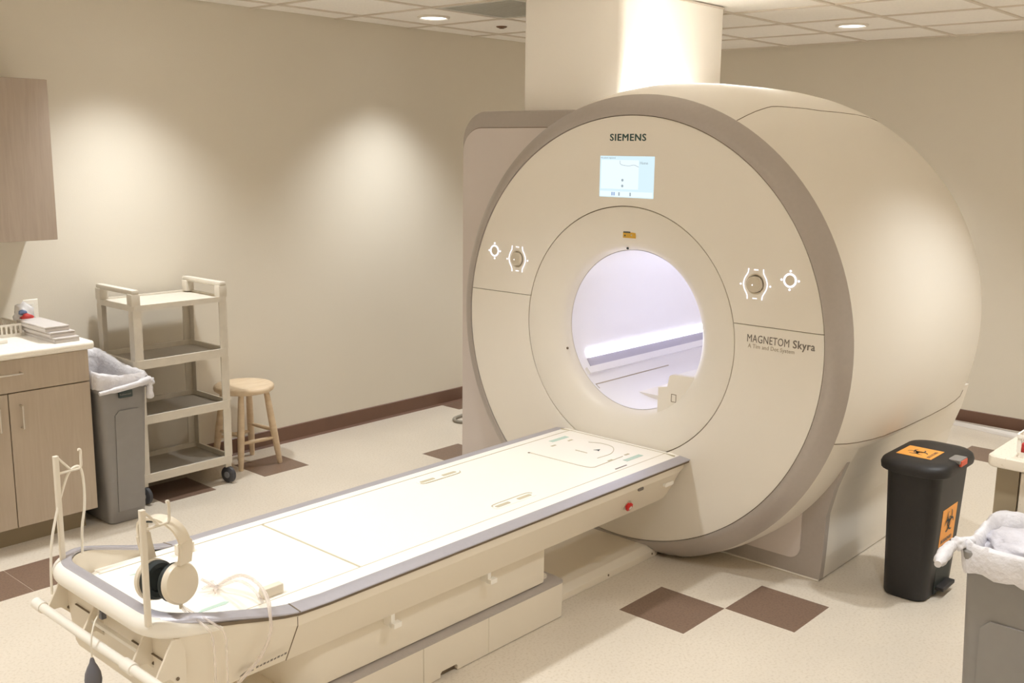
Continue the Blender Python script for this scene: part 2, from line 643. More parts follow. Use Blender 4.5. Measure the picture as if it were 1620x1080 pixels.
lamp(4.40, 4.61, 'lit round downlight in the ceiling left of the column, near the grey air grille')
lamp(6.20, 2.81, 'lit round downlight in the ceiling right of the column, near the far wall')
lamp(2.60, 4.61, 'lit round downlight above the utility cart, outside the top of the view')
lamp(6.20, 4.61, 'lit round downlight hidden behind the column in the far corner')
lamp(0.80, 4.61, 'lit round downlight above the counter beyond the left edge of the view')
lamp(2.60, 2.81, 'lit round downlight directly above the patient table')
lamp(4.40, 2.81, 'lit round downlight above the scanner against the column face')
lamp(0.80, 2.81, 'lit round downlight beyond the foot end of the patient table')
lamp(4.40, 0.80, 'lit round downlight beside the scanner above the black step bin')
lamp(2.60, 0.80, 'lit round downlight above the grey bin at the right counter')
lamp(0.80, 0.80, 'lit round downlight over the place of the camera')
lamp(6.20, 0.80, 'lit round downlight in the far right corner beyond the counter')

for lx, ly in ((-1.0, 4.61), (-1.0, 2.81), (-1.0, 0.80), (-1.0, -1.0), (0.80, -1.0), (2.60, -1.0), (4.40, -1.0), (6.20, -1.0)):  # unseen lamps added to fill the surfaces that face the camera
    lamp(lx, ly, 'unseen round downlight added behind the viewer to light surfaces facing the camera')

# column boxed in from the scanner to the ceiling
colm = thing('duct_column', (4.60, 3.335, 0), 'white boxed column rising behind the scanner to the ceiling', 'column')
build('shaft', prism(BM(), rrect(4.13, 5.065, 3.02, 3.655, 0.03, 5), 'z', 0.0, H - 0.005), 'column', colm, 30)
build('ceiling_trim', prism(BM(), rrect(4.124, 5.071, 3.014, 3.661, 0.034, 5), 'z', H - 0.012, H - 0.003), 'grid', colm, 30)

# =================================================================== MRI SCANNER
mri = thing('mri_scanner', (4.0, AX, 0), 'large cream MRI scanner with silver-ringed round face and glowing bore', 'MRI scanner')
XF = 3.70
BODY = [(3.765, 1.045), (3.83, 1.068), (3.9, 1.085), (4.0, 1.101), (4.1, 1.111), (4.3, 1.119), (4.6, 1.121), (4.8, 1.118), (4.95, 1.109), (5.05, 1.097), (5.15, 1.074), (5.22, 1.047), (5.28, 1.012), (5.34, 0.965), (5.38, 0.92), (5.41, 0.87), (5.42, 0.82), (5.42, 0.38)]


def rbody(x):
    for (xa, ra), (xb, rb) in zip(BODY, BODY[1:]):
        if xa <= x <= xb and xb > xa:
            return ra + (rb - ra) * (x - xa) / (xb - xa)
    return BODY[0][1]


# outer shell: upper covers down to the lower seam
build('body_shell', lathe_x(BM(), BODY, -18.5, 198.5, 120), 'white', mri, 50)
for s in (-1, 1):
    bm = BM()
    a = R(-18.5 if s > 0 else 198.5)
    rows = []
    for x, r in BODY[:-2]:
        y, z = AX + r * math.cos(a), AZ + r * math.sin(a)
        rows.append([bm.verts.new((x, y, z)), bm.verts.new((x, y - s * 0.05, z - 0.045)), bm.verts.new((x, AX + s * 0.90, z - 0.05))])
    for A, B in zip(rows, rows[1:]):
        for k in range(2):
            bm.faces.new((A[k], A[k + 1], B[k + 1], B[k]))
    build('shell_underside', bm, 'white', mri, 50)
# short sleeve behind the silver ring, closing the circle below the covers
build('lower_sleeve', lathe_x(BM(), [(3.765, 1.045), (3.85, 1.06), (4.02, 1.066)], 198, 342, 80, zmin=0.014), 'white', mri, 50)

# silver ring round the face
ring = [(3.712, 0.955), (3.700, 0.9575), (3.699, 0.972), (3.708, 0.992), (3.724, 1.012), (3.744, 1.032), (3.765, 1.046)]
build('front_ring', lathe_x(BM(), ring, 0, 360, 140, zmin=0.012), 'silver', mri, 60)


# face covers, upper and lower, parted by the short side seams
def sector(bm, a_lo, a_hi, n, front, r0, r1, k=10, thick=0.03):
    rows = []
    rs = [r0 + (r1 - r0) * i / k for i in range(k + 1)]
    for r in rs:
        lo, hi = a_lo(r), a_hi(r)
        rows.append([(front(r), AX + r * math.cos(lo + (hi - lo) * j / n), AZ + r * math.sin(lo + (hi - lo) * j / n)) for j in range(n + 1)])
    F = [[bm.verts.new(p) for p in row] for row in rows]
    B = [[bm.verts.new((p[0] + thick, p[1], p[2])) for p in row] for row in rows]
    for i in range(k):
        for j in range(n):
            bm.faces.new((F[i][j], F[i][j + 1], F[i + 1][j + 1], F[i + 1][j]))
            bm.faces.new((B[i][j], B[i + 1][j], B[i + 1][j + 1], B[i][j + 1]))
    for j in range(n):
        bm.faces.new((F[0][j], B[0][j], B[0][j + 1], F[0][j + 1]))
        bm.faces.new((F[k][j], F[k][j + 1], B[k][j + 1], B[k][j]))
    for i in range(k):
        bm.faces.new((F[i][0], F[i + 1][0], B[i + 1][0], B[i][0]))
        bm.faces.new((F[i][n], B[i][n], B[i + 1][n], F[i + 1][n]))
    return bm


SEAMZ = 0.112
fx = lambda r: XF + (0.004 if r > 0.948 else 0.0)
g = 0.0016
build('front_cover', sector(BM(), lambda r: math.asin((SEAMZ + g) / r), lambda r: PI - math.asin((SEAMZ + g) / r), 90, fx, 0.5655, 0.953, 12), 'white', mri, 30)
build('front_cover', sector(BM(), lambda r: PI - math.asin((SEAMZ - g) / r), lambda r: 2 * PI + math.asin((SEAMZ - g) / r), 100, fx, 0.5655, 0.953, 12), 'white', mri, 30)
build('cover_gap', sector(BM(), lambda r: 0.0, lambda r: 2 * PI, 120, lambda r: XF + 0.008, 0.55, 0.958, 2, 0.02), 'seam', mri)

# funnel into the bore
fun = [(3.712, 0.5625), (3.701, 0.561), (3.700, 0.555), (3.7005, 0.53), (3.703, 0.50), (3.7075, 0.47), (3.715, 0.44), (3.727, 0.412), (3.742, 0.391), (3.76, 0.376), (3.785, 0.367)]
build('bore_funnel', lathe_x(BM(), fun, 0, 360, 120), 'funnel', mri, 60)
build('funnel_joint', lathe_x(BM(), [(3.7835, 0.3672), (3.7855, 0.3685), (3.7875, 0.3665)], 0, 360, 100), 'funnel', mri)
BR = 0.365
bore = build('bore_tube', lathe_x(BM(), [(3.786, BR), (4.2, BR), (4.8, BR), (5.42, BR), (5.42, 0.385)], 0, 360, 90), 'bore', mri, 60)


# guide rails for the tabletop low in the bore
def guide(s, zl, grow=0.0):
    r = BR + 0.006 + grow
    a0 = math.asin(zl / r)
    pts = []
    a1 = -math.acos(0.165 / r)
    for k in range(9):
        a = a0 + (a1 - a0) * k / 8
        pts.append((AX + s * r * math.cos(a), AZ + r * math.sin(a)))
    pts += [(AX + s * 0.165, AZ - 0.232), (AX + s * 0.212, AZ - 0.222), (AX + s * 0.222, AZ + zl - 0.012), (AX + s * 0.235, AZ + zl - 0.004)]
    return pts


build('guide_rail', prism(BM(), guide(-1, -0.165), 'x', 3.772, 5.40), 'bore', mri)
build('guide_cap', prism(BM(), guide(-1, -0.160, 0.016), 'x', 3.748, 3.774, 0.002, 2), 'funnel', mri)
# far wall below the light: grey recessed band, slim ledge and a fine groove
def arc_strip(x0, x1, a0, a1, r0, r1, n=5):
    sec = []
    for k in range(n + 1):
        a = R(a0 + (a1 - a0) * k / n)
        sec.append((AX + r0 * math.cos(a), AZ + r0 * math.sin(a)))
    for k in range(n, -1, -1):
        a = R(a0 + (a1 - a0) * k / n)
        sec.append((AX + r1 * math.cos(a), AZ + r1 * math.sin(a)))
    return prism(BM(), sec, 'x', x0, x1)


build('recess_band', arc_strip(3.845, 5.38, -30.6, -37.6, BR - 0.003, BR + 0.01), 'band', mri)
build('bore_ledge', arc_strip(3.80, 5.40, -37.8, -43.5, BR - 0.016, BR + 0.01), 'bore', mri)
build('rail_groove', arc_strip(3.80, 4.42, -52.2, -53.0, BR - 0.0015, BR + 0.004, 2), 'paleink', mri)
build('rail_groove', arc_strip(3.80, 3.803, -53.0, -57.0, BR - 0.0015, BR + 0.004, 2), 'paleink', mri)
# glowing strip on the far wall of the bore (one each side)
for s in (1, -1):
    bm = BM()
    rows = []
    for x in (3.862, 5.38):
        rows.append([bm.verts.new((x, AX + s * rr * math.cos(R(-a)), AZ + rr * math.sin(R(-a)))) for rr, a in ((BR - 0.001, 23.0), (BR - 0.008, 24.2), (BR - 0.008, 28.8), (BR - 0.001, 30.0))])
    for k in range(3):
        bm.faces.new((rows[0][k], rows[0][k + 1], rows[1][k + 1], rows[1][k]))
    bm.faces.new(rows[0])
    bm.faces.new(rows[1][::-1])
    build('light_strip', bm, 'strip', mri, label='glowing white light strip along the bore')

# seams of the upper side covers
def on_body(x, deg, lift=0.0004):
    r = rbody(x) + lift
    return (x, AX + r * math.cos(R(deg)), AZ + r * math.sin(R(deg)))


seam = [(3.768, 117.4), (3.83, 117.2), (3.88, 116.9), (3.96, 116.4), (4.05, 115.9), (4.2, 116.7), (4.43, 117.9), (4.7, 118.2), (5.0, 118.4), (5.2, 118.6)]
dense = []
for (xa, aa), (xb, ab) in zip(seam, seam[1:]):
    for k in range(4):
        dense.append((xa + (xb - xa) * k / 4, aa + (ab - aa) * k / 4))
for flip in (False, True):
    build('cover_seam', tube(BM(), [on_body(x, 180 - a if flip else a) for x, a in dense], 0.0016, 6), 'seam', mri)
for a in (-18.4, 198.4):
    build('cover_seam', tube(BM(), [on_body(x, a) for x, r in BODY[:-2]], 0.0022, 6), 'seam', mri)

# stand below, silver with a mauve-grey front panel
def base_sec(x, s_in=0.0):
    pts = []
    for y, z in ((1.775, 0.004), (1.768, 0.10), (1.762, 0.30), (1.735, 0.42), (1.695, 0.54), (1.668, 0.665)):
        pts.append((x, y + s_in, z))
    for y, z in ((1.668, 0.665), (1.695, 0.54), (1.735, 0.42), (1.762, 0.30), (1.768, 0.10), (1.775, 0.004)):
        pts.append((x, 2 * AX - y - s_in, z))
    return pts


build('stand', loft(BM(), [base_sec(4.012), base_sec(5.36)]), 'white', mri)
bm = BM()
fr = [(1.772, 0.004), (1.766, 0.10), (1.760, 0.30), (1.733, 0.42), (1.692, 0.54), (1.664, 0.662), (2.2, 0.662), (2.45, 0.3), (2.45, 0.004)]
prism(bm, fr, 'x', 3.972, 4.012, 0.004, 2)
build('stand_frame', bm, 'silver', mri)
pn = rrect(1.868, 2.42, 0.075, 0.60, (0.001, 0.001, 0.05, 0.001), 7)
build('stand_panel', prism(BM(), pn, 'x', 3.966, 3.974), 'mauve', mri)
build('stand_edge', tube(BM(), [(3.97, 1.775, 0.004), (3.97, 2.3, 0.004)], 0.004, 6), 'white', mri)

# tall side housing on the far side
hs = rrect(3.05, 3.968, 0.0, 2.008, (0.16, 0.02, 0.0, 0.0), 10)
build('side_housing', prism(BM(), hs, 'x', 4.002, 5.34, 0.012, 3), 'silver', mri, 30)
hp = rrect(3.05, 3.957, 0.03, 1.922, (0.13, 0.02, 0.0, 0.0), 10)
build('housing_panel', prism(BM(), hp, 'x', 3.994, 4.006, 0.003, 2), 'mauve', mri, 30)
ed = rrect(3.046, 3.9605, 0.026, 1.9255, (0.132, 0.02, 0.0, 0.0), 10)
build('housing_seam', prism(BM(), ed, 'x', 4.0005, 4.004), 'seam', mri)

# display
S0, S1, SZ0, SZ1 = AX + 0.155, AX - 0.135, AZ + 0.601, AZ + 0.780
disp = build('display_screen', box(BM(), XF - 0.002, XF + 0.01, S1, S0, SZ0, SZ1, 0.001, 1), 'screen', mri, label='lit pale blue display screen')
build('screen_area', box(BM(), XF - 0.0026, XF - 0.0019, AX - 0.055, AX + 0.147, SZ0 + 0.036, SZ1 - 0.017), 'screenlight', disp)
build('screen_bar', box(BM(), XF - 0.0026, XF - 0.0019, S1 + 0.004, S0 - 0.004, SZ0 + 0.003, SZ0 + 0.026), 'screenlight', disp)
UX, UZ = (0, -1, 0), (0, 0, 1)
place('screen_text', text_mesh('Home', 0.017, (XF - 0.0032, AX - 0.062, SZ1 - 0.034), UX, UZ), 'screengrey', disp)
place('screen_text', text_mesh('No patient registered', 0.009, (XF - 0.0032, AX + 0.148, SZ1 - 0.011), UX, UZ), 'screengrey', disp)
build('screen_curve', tube(BM(), smoothpath([(XF - 0.003, AX + 0.045, SZ1 - 0.02), (XF - 0.003, AX + 0.04, SZ1 - 0.036), (XF - 0.003, AX + 0.0, SZ1 - 0.042), (XF - 0.003, AX - 0.03, SZ1 - 0.038), (XF - 0.003, AX - 0.055, SZ1 - 0.046)]), 0.001, 5), 'screengrey', disp)
for k, (yy, mm) in enumerate(((0.083, 'screenblue'), (0.072, 'screenblue'), (0.045, 'screengrey'), (-0.015, 'screengrey'))):
    build('screen_icon', box(BM(), XF - 0.0032, XF - 0.0025, AX + yy - 0.003, AX + yy + 0.004, SZ0 + 0.007, SZ0 + 0.022), mm, disp)
for zz in (0.095, 0.07):
    build('screen_icon', disc_solid(BM(), (XF - 0.003, AX + 0.029, SZ0 + zz - 0.02), (-1, 0, 0), 0.006, 0.0004, 12), 'screengrey', disp)

# lettering
place('brand_lettering', text_mesh('SIEMENS', 0.0415, (XF - 0.0006, AX + 0.104, AZ + 0.846), UX, UZ, bold=0.0012, spacing=1.12, width=0.190, height=0.029), 'brand', mri, label='dark teal block lettering on the upper cover')
place('model_lettering', text_mesh('MAGNETOM', 0.040, (XF - 0.0006, AX - 0.620, AZ + 0.044), UX, UZ, spacing=1.05, width=0.186, height=0.031), 'greyink', mri)
place('model_lettering', text_mesh('Skyra', 0.040, (XF - 0.0006, AX - 0.823, AZ + 0.044), UX, UZ, bold=0.0008, spacing=1.1, width=0.092, height=0.031), 'greyink', mri)
place('model_subtitle', text_mesh('A Tim and Dot System', 0.0215, (XF - 0.0006, AX - 0.625, AZ + 0.020), UX, UZ, spacing=1.05, width=0.205, height=0.0165), 'paleink', mri)

# warning sticker above the bore
st = build('warning_sticker', box(BM(), XF + 0.0005, XF + 0.0025, AX - 0.040, AX + 0.028, AZ + 0.424, AZ + 0.455), 'yellow', mri)
for v in st.data.vertices:   # lie on the slightly sunken funnel
    v.co.x += 0.012
build('sticker_mark', box(BM(), XF + 0.0118, XF + 0.0126, AX - 0.012, AX + 0.026, AZ + 0.446, AZ + 0.454), 'ink', st)
build('sticker_mark', disc_solid(BM(), (XF + 0.0126, AX + 0.017, AZ + 0.434), (-1, 0, 0), 0.004, 0.0006, 12), 'ink', st)
build('sticker_mark', disc_solid(BM(), (XF + 0.0126, AX - 0.018, AZ + 0.437), (-1, 0, 0), 0.006, 0.0006, 3), 'slot', st)
build('laser_window', disc_solid(BM(), (3.757, AX + 0.03, AZ + 0.372), (-1, 0, 0.5), 0.005, 0.006, 12), 'ink', mri)
# square access mark low on the funnel
bm = BM()
for a, b, c, d in ((-0.296, -0.270, -0.276, -0.2735), (-0.296, -0.270, -0.240, -0.2425), (-0.296, -0.2935, -0.2735, -0.2425), (-0.2725, -0.270, -0.2735, -0.2425)):
    box(bm, 3.7468, 3.7485, AX + a + 0.034, AX + b + 0.034, AZ + c - 0.010, AZ + d - 0.010)
build('access_mark', bm, 'seam', mri)
build('funnel_screw', disc_solid(BM(), (3.744, AX + 0.352, AZ - 0.125), (-1, 0, 0), 0.006, 0.004, 12), 'seam', mri)


# control clusters on both sides
def controls(s):
    cy, cz = AX + s * 0.643, AZ + 0.281
    big = build('control_cluster', disc_solid(BM(), (XF + 0.001, cy, cz), (-1, 0, 0), 0.04, 0.002, 36, [(0.043, 0), (0.041, 0.003), (0.036, 0.001)]), 'knob', mri, 30)
    build('dial', disc_solid(BM(), (XF, cy, cz), (-1, 0, 0), 0.03, 0.018, 32, [(0.0335, 0.0), (0.033, 0.012), (0.029, 0.017), (0.018, 0.019)]), 'knob', big, 30)
    for q in (-1, 1):
        pts = [(XF - 0.0015, cy + q * 0.033, cz + 0.062), (XF - 0.0015, cy + q * 0.035, cz + 0.045), (XF - 0.0015, cy + q * 0.048, cz + 0.022), (XF - 0.0015, cy + q * 0.053, cz), (XF - 0.0015, cy + q * 0.048, cz - 0.022), (XF - 0.0015, cy + q * 0.035, cz - 0.045), (XF - 0.0015, cy + q * 0.033, cz - 0.062)]
        build('light_outline', tube(BM(), smoothpath(pts), 0.0021, 6), 'glow', big)
        build('light_mark', box(BM(), XF - 0.001, XF + 0.001, cy - 0.010, cy + 0.010, cz + q * 0.058 - 0.002, cz + q * 0.058 + 0.002, 0.0008, 1), 'glow', big)
        build('light_mark', disc_solid(BM(), (XF + 0.0005, cy + q * 0.066, cz - 0.004), (-1, 0, 0), 0.004, 0.0015, 12), 'glow', big)
    build('light_mark', disc_solid(BM(), (XF - 0.0188, cy + 0.004, cz - 0.002), (-1, 0, 0), 0.004, 0.001, 3), 'glow', big)
    c2, z2 = AX + s * 0.793, AZ + 0.310
    small = build('control_cluster', disc_solid(BM(), (XF + 0.001, c2, z2), (-1, 0, 0), 0.02, 0.003, 28), 'knob', mri, 30)
    ringpts = [(XF - 0.0018, c2 + 0.025 * math.cos(2 * PI * k / 28), z2 + 0.025 * math.sin(2 * PI * k / 28)) for k in range(28)]
    build('light_ring', tube(BM(), ringpts, 0.0036, 6, closed=True), 'glow', small)
    for k in range(4):
        build('light_mark', disc_solid(BM(), (XF + 0.0005, c2 + 0.037 * math.cos(k * PI / 2), z2 + 0.037 * math.sin(k * PI / 2)), (-1, 0, 0), 0.0045, 0.0015, 12), 'glow', small)


controls(1)
controls(-1)

# =================================================================== PATIENT TABLE
TZ = 0.511      # tabletop
tab = thing('patient_table', (2.4, AX, 0), 'long white patient table docked to the scanner with silver rails', 'patient table')


def rail_z(x):
    t = min(1, max(0, (1.70 - x) / 0.44))
    return 0.497 + 0.076 * t * t * (3 - 2 * t)


# plan path of the rim: head end near side -> foot end -> head end far side
path = []
RC = 0.17
for k in range(20):
    path.append((3.70 - (3.70 - 1.637) * k / 19, -0.378, 0, -1))
for k in range(1, 6):
    path.append((1.637 - (1.637 - (1.222 + RC)) * k / 5, -0.378, 0, -1))
for k in range(1, 13):
    a = R(90 * k / 12)
    path.append((1.222 + RC - RC * math.sin(a), -(0.378 - RC) - RC * math.cos(a), -math.sin(a), -math.cos(a)))
mid = [(x, -y, nx, -ny) for x, y, nx, ny in path[::-1]]
path = path + [(1.222, 0.0, -1, 0)] + mid


def sweep(bm, prof):
    """prof: list of (inset, dz) around the rim section"""
    secs = []
    for x, y, nx, ny in path:
        z = rail_z(x)
        secs.append([(x - nx * i, AX + y - ny * i, z + dz) for i, dz in prof])
    return loft(bm, secs)


def sweep_part(bm, prof, lo, hi):
    secs = []
    for x, y, nx, ny in path[lo:hi]:
        z = rail_z(x)
        secs.append([(x - nx * i, AX + y - ny * i, z + dz) for i, dz in prof])
    return loft(bm, secs)


silver = [(0.0, 0.0), (0.002, 0.0025), (0.028, 0.0055), (0.054, 0.0085), (0.058, 0.0075), (0.054, -0.002), (0.012, -0.010)]
NP = len(path)
build('side_rail', sweep_part(BM(), silver, 0, 20), 'rail', tab, 40)
build('side_rail', sweep_part(BM(), silver, NP - 20, NP), 'rail', tab, 40)
silver_end = [(0.004, 0.006), (0.008, 0.012), (0.022, 0.017), (0.038, 0.019), (0.043, 0.017), (0.040, 0.008), (0.012, -0.004)]


def end_sec(bm, lo, hi):
    secs = []
    for x, y, nx, ny in path[lo:hi]:
        z = rail_z(x)
        t = min(1, max(0, (1.62 - x) / 0.3))
        secs.append([(x - nx * (a[0] * (1 - t) + b[0] * t), AX + y - ny * (a[0] * (1 - t) + b[0] * t), z + a[1] * (1 - t) + b[1] * t) for a, b in zip(silver, silver_end)])
    return loft(bm, secs)


build('end_rail', end_sec(BM(), 19, NP - 19), 'rail', tab, 40)
# dark joint where side and end rails meet
for idx, s in ((19, -1), (NP - 20, 1)):
    x, y, nx, ny = path[idx]
    bm = BM()
    loft(bm, [[(x + dx, AX + y - ny * (i - 0.0012), rail_z(x) + dz + 0.0012) for i, dz in silver] for dx in (-0.002, 0.002)])
    build('rail_joint', bm, 'seam', tab)
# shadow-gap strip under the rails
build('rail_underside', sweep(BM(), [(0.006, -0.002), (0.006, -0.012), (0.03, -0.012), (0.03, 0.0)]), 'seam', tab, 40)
# white padded handle round the foot end
handle = []
for x, y, nx, ny in path[20:NP - 20]:
    if x < 1.42:
        handle.append((x - nx * 0.016, AX + y - ny * 0.016, rail_z(x) - 0.015))
rads = []
for q in handle:
    t = min(1, max(0, (1.42 - q[0]) / 0.16))
    rads.append(0.006 + 0.023 * t)
build('foot_handle', tube(BM(), handle, rads, 14), 'plasticwhite', tab, 60)
# inner wall of the raised foot rim
build('rim_lining', sweep_part(BM(), [(0.036, 0.004), (0.043, 0.006), (0.058, -0.078), (0.050, -0.078)], 21, NP - 21), 'tbody', tab, 40)

# sloping white strips either side of the top, and the top boards
for s in (-1, 1):
    a, b = (AX + s * 0.3245, AX + s * 0.2705)
    bm = BM()
    secs = []
    for k in range(12):
        x = 1.37 + (3.698 - 1.37) * k / 11
        secs.append([(x, a, TZ - 0.006), (x, b, TZ), (x, b, TZ - 0.02), (x, a, TZ - 0.02)])
    build('side_strip', loft(bm, secs), 'tabletop', tab)
    build('top_seam', box(BM(), 1.36, 3.66, AX + s * 0.2693 - 0.0012, AX + s * 0.2693 + 0.0012, TZ - 0.005, TZ + 0.0006), 'slot', tab)
foot = rrect(1.288, 1.948, AX - 0.268, AX + 0.268, (0.005, 0.07, 0.07, 0.005), 8)
build('top_board', prism(BM(), foot, 'z', TZ - 0.02, TZ, 0.002, 1), 'tabletop', tab)
build('top_board', prism(BM(), rrect(1.956, 3.69, AX - 0.268, AX + 0.268, 0.006, 4), 'z', TZ - 0.02, TZ, 0.002, 1), 'tabletop', tab)
build('top_tray', prism(BM(), rrect(1.285, 3.697, AX - 0.322, AX + 0.322, (0.005, 0.13, 0.13, 0.005), 8), 'z', TZ - 0.06, TZ - 0.006), 'tabletop', tab)
build('board_joint', box(BM(), 1.949, 1.955, AX - 0.268, AX + 0.268, TZ - 0.01, TZ - 0.001), 'slot', tab)
build('head_joint', box(BM(), 3.664, 3.667, AX - 0.32, AX + 0.32, TZ - 0.004, TZ + 0.0012), 'slot', tab)

# recessed grips with two slots each
for s in (-1, 1):
    gy0 = AX + s * 0.202
    build('grip_recess', prism(BM(), rrect(2.635, 2.862, gy0 - 0.022, gy0 + 0.022, 0.014, 5), 'z', TZ + 0.0002, TZ + 0.0012), 'tabletop', tab)
    bm = BM()
    tube(bm, smoothpath([(2.64, gy0 - s * 0.006, TZ + 0.001), (2.655, gy0 - s * 0.02, TZ + 0.001), (2.75, gy0 - s * 0.022, TZ + 0.001), (2.84, gy0 - s * 0.021, TZ + 0.001), (2.86, gy0 - s * 0.005, TZ + 0.001)]), 0.0022, 6)
    build('grip_rim', bm, 'slot', tab)
    for xa in (2.648, 2.768):
        build('grip_slot', prism(BM(), rrect(xa, xa + 0.075, gy0 + s * 0.002 - 0.009, gy0 + s * 0.002 + 0.009, 0.006, 4), 'z', TZ + 0.0008, TZ + 0.002), 'slot', tab)
# head plate outline with its sockets and marks
hpz = TZ + 0.0006
bm = BM()
tube(bm, smoothpath([(3.258, AX + 0.165, hpz), (3.262, AX + 0.0, hpz), (3.268, AX - 0.13, hpz), (3.285, AX - 0.166, hpz), (3.32, AX - 0.168, hpz), (3.50, AX - 0.162, hpz)]), 0.0016, 6)
build('head_plate_edge', bm, 'slot', tab)
build('head_plate_edge', tube(BM(), smoothpath([(3.40, AX - 0.1, hpz), (3.50, AX - 0.1, hpz), (3.58, AX - 0.05, hpz), (3.595, AX + 0.02, hpz), (3.57, AX + 0.08, hpz)]), 0.0014, 6), 'slot', tab)
build('head_mark', box(BM(), 3.428, 3.434, AX - 0.02, AX + 0.045, TZ, TZ + 0.0012), 'slot', tab)
build('head_arrow', prism(BM(), [(3.487, AX - 0.04), (3.515, AX - 0.028), (3.487, AX - 0.012), (3.496, AX - 0.027)], 'z', TZ, TZ + 0.0012), 'ink', tab)
build('socket_dot', disc_solid(BM(), (3.257, AX + 0.165, TZ), (0, 0, 1), 0.006, 0.0014, 12), 'seam', tab)
for s in (-1, 1):
    build('mint_mark', box(BM(), 3.455, 3.572, AX + s * 0.207 - 0.012, AX + s * 0.207 + 0.012, TZ, TZ + 0.0012), 'mint', tab)
    for xx in (3.40, 3.52):
        build('socket', box(BM(), xx, xx + 0.03, AX + s * 0.158 - 0.005, AX + s * 0.158 + 0.005, TZ, TZ + 0.0012), 'slot', tab)
for s in (-1, 1):
    build('mint_mark', prism(BM(), [(1.42, AX + s * 0.192), (1.44, AX + s * 0.180), (1.515, AX + s * 0.178), (1.525, AX + s * 0.190), (1.51, AX + s * 0.197)], 'z', TZ, TZ + 0.0012), 'mint', tab)
build('lock_slot', box(BM(), 3.33, 3.41, AX - 0.250, AX - 0.245, TZ, TZ + 0.0014), 'greyink', tab)
# small clip standing at the near edge of the foot board
bm = BM()
box(bm, 1.60, 1.672, AX - 0.252, AX - 0.227, TZ, TZ + 0.030, 0.004)
build('edge_clip', bm, 'tbody', tab)
build('edge_clip', box(BM(), 1.60, 1.66, AX + 0.218, AX + 0.243, TZ, TZ + 0.034, 0.004), 'tbody', tab)

# cream body below the rails
def body_sec(x, top, bot, zt, zb):
    return [(x, AX - top, zt), (x, AX - top - 0.0, zt - 0.03), (x, AX - bot, zb + 0.012), (x, AX - bot + 0.02, zb), (x, AX + bot - 0.02, zb), (x, AX + bot, zb + 0.012), (x, AX + top, zt - 0.03), (x, AX + top, zt)]


secs_foot, secs_main = [], []
for k in range(14):
    x = 1.272 + (1.6345 - 1.272) * k / 13
    d = max(0.0, 1.222 + RC - x)
    inset = RC - math.sqrt(max(0, RC * RC - d * d))
    w = 0.369 - inset * 0.9
    secs_foot.append(body_sec(x, w, w - 0.063, rail_z(x) - 0.012 - (0.06 if False else 0), 0.318))
for k in range(12):
    x = 1.6355 + (3.56 - 1.6355) * k / 11
    secs_main.append(body_sec(x, 0.369, 0.306, 0.487, 0.316))
for x, w, zb in ((3.60, 0.369, 0.322), (3.63, 0.365, 0.336), (3.66, 0.358, 0.365), (3.685, 0.352, 0.41), (3.698, 0.348, 0.445)):
    secs_main.append(body_sec(x, w, w - 0.06 * (0.487 - zb) / 0.17, 0.487, zb))
bm = loft(BM(), secs_foot, closed_ring=False, cap=False)
bm.verts.ensure_lookup_table()
bm.faces.new([bm.verts[k] for k in range(8)])
build('foot_body', bm, 'tbody', tab, 25)
build('side_body', loft(BM(), secs_main), 'tbody', tab, 25)
for s in (-1, 1):
    build('body_joint', tube(BM(), [(1.634, AX + s * 0.3685, 0.486), (1.634, AX + s * 0.3685, 0.457), (1.634, AX + s * 0.3055, 0.328)], 0.0016, 6), 'seam', tab)
# pedestal and floor skirt
build('pedestal', prism(BM(), rrect(1.70, 2.862, AX - 0.268, AX + 0.268, (0.012, 0.10, 0.10, 0.012), 8), 'z', 0.168, 0.335, 0.006, 2), 'tbody', tab, 30)
SKX = (1.50, 2.205, 2.528, 2.963)
for k, (a, b) in enumerate(zip(SKX, SKX[1:])):
    rr = (0.02, 0.001, 0.001, 0.02) if k == 2 else ((0.001, 0.05, 0.05, 0.001) if k == 0 else 0.001)
    bm = BM()
    if k == 1:
        for ya, yb in ((AX - 0.285, AX + 0.285),):
            prism(bm, [(a + 0.001, 0.003), (2.285, 0.003), (2.285, 0.018), (2.292, 0.025), (2.362, 0.025), (2.369, 0.018), (2.369, 0.003), (b - 0.001, 0.003), (b - 0.001, 0.142), (a + 0.001, 0.142)], 'y', ya, yb)
    else:
        prism(bm, rrect(a + 0.001, b - 0.001, AX - 0.285, AX + 0.285, rr, 5), 'z', 0.003, 0.142)
    build('floor_skirt', bm, 'tbody', tab, 30)
build('skirt_notch', box(BM(), 2.28, 2.375, AX - 0.27, AX + 0.27, 0.002, 0.028), 'seam', tab)
bm = BM()
o1, o2 = rrect(1.50, 2.963, AX - 0.285, AX + 0.285, (0.02, 0.05, 0.05, 0.02), 6), rrect(1.515, 2.948, AX - 0.262, AX + 0.262, (0.02, 0.05, 0.05, 0.02), 6)
loft(bm, [[(x, y, 0.142) for x, y in o1], [(x, y, 0.150) for x, y in o1], [(x, y, 0.163) for x, y in o2]])
build('skirt_trim', bm, 'silver', tab, 30)
build('skirt_top', prism(BM(), rrect(1.54, 2.925, AX - 0.24, AX + 0.24, 0.03, 6), 'z', 0.155, 0.170), 'tbody', tab)

# hooks, stop button and clips on the near side
def near_y(z):
    return AX - 0.369 + (0.457 - z) / (0.457 - 0.328) * 0.063


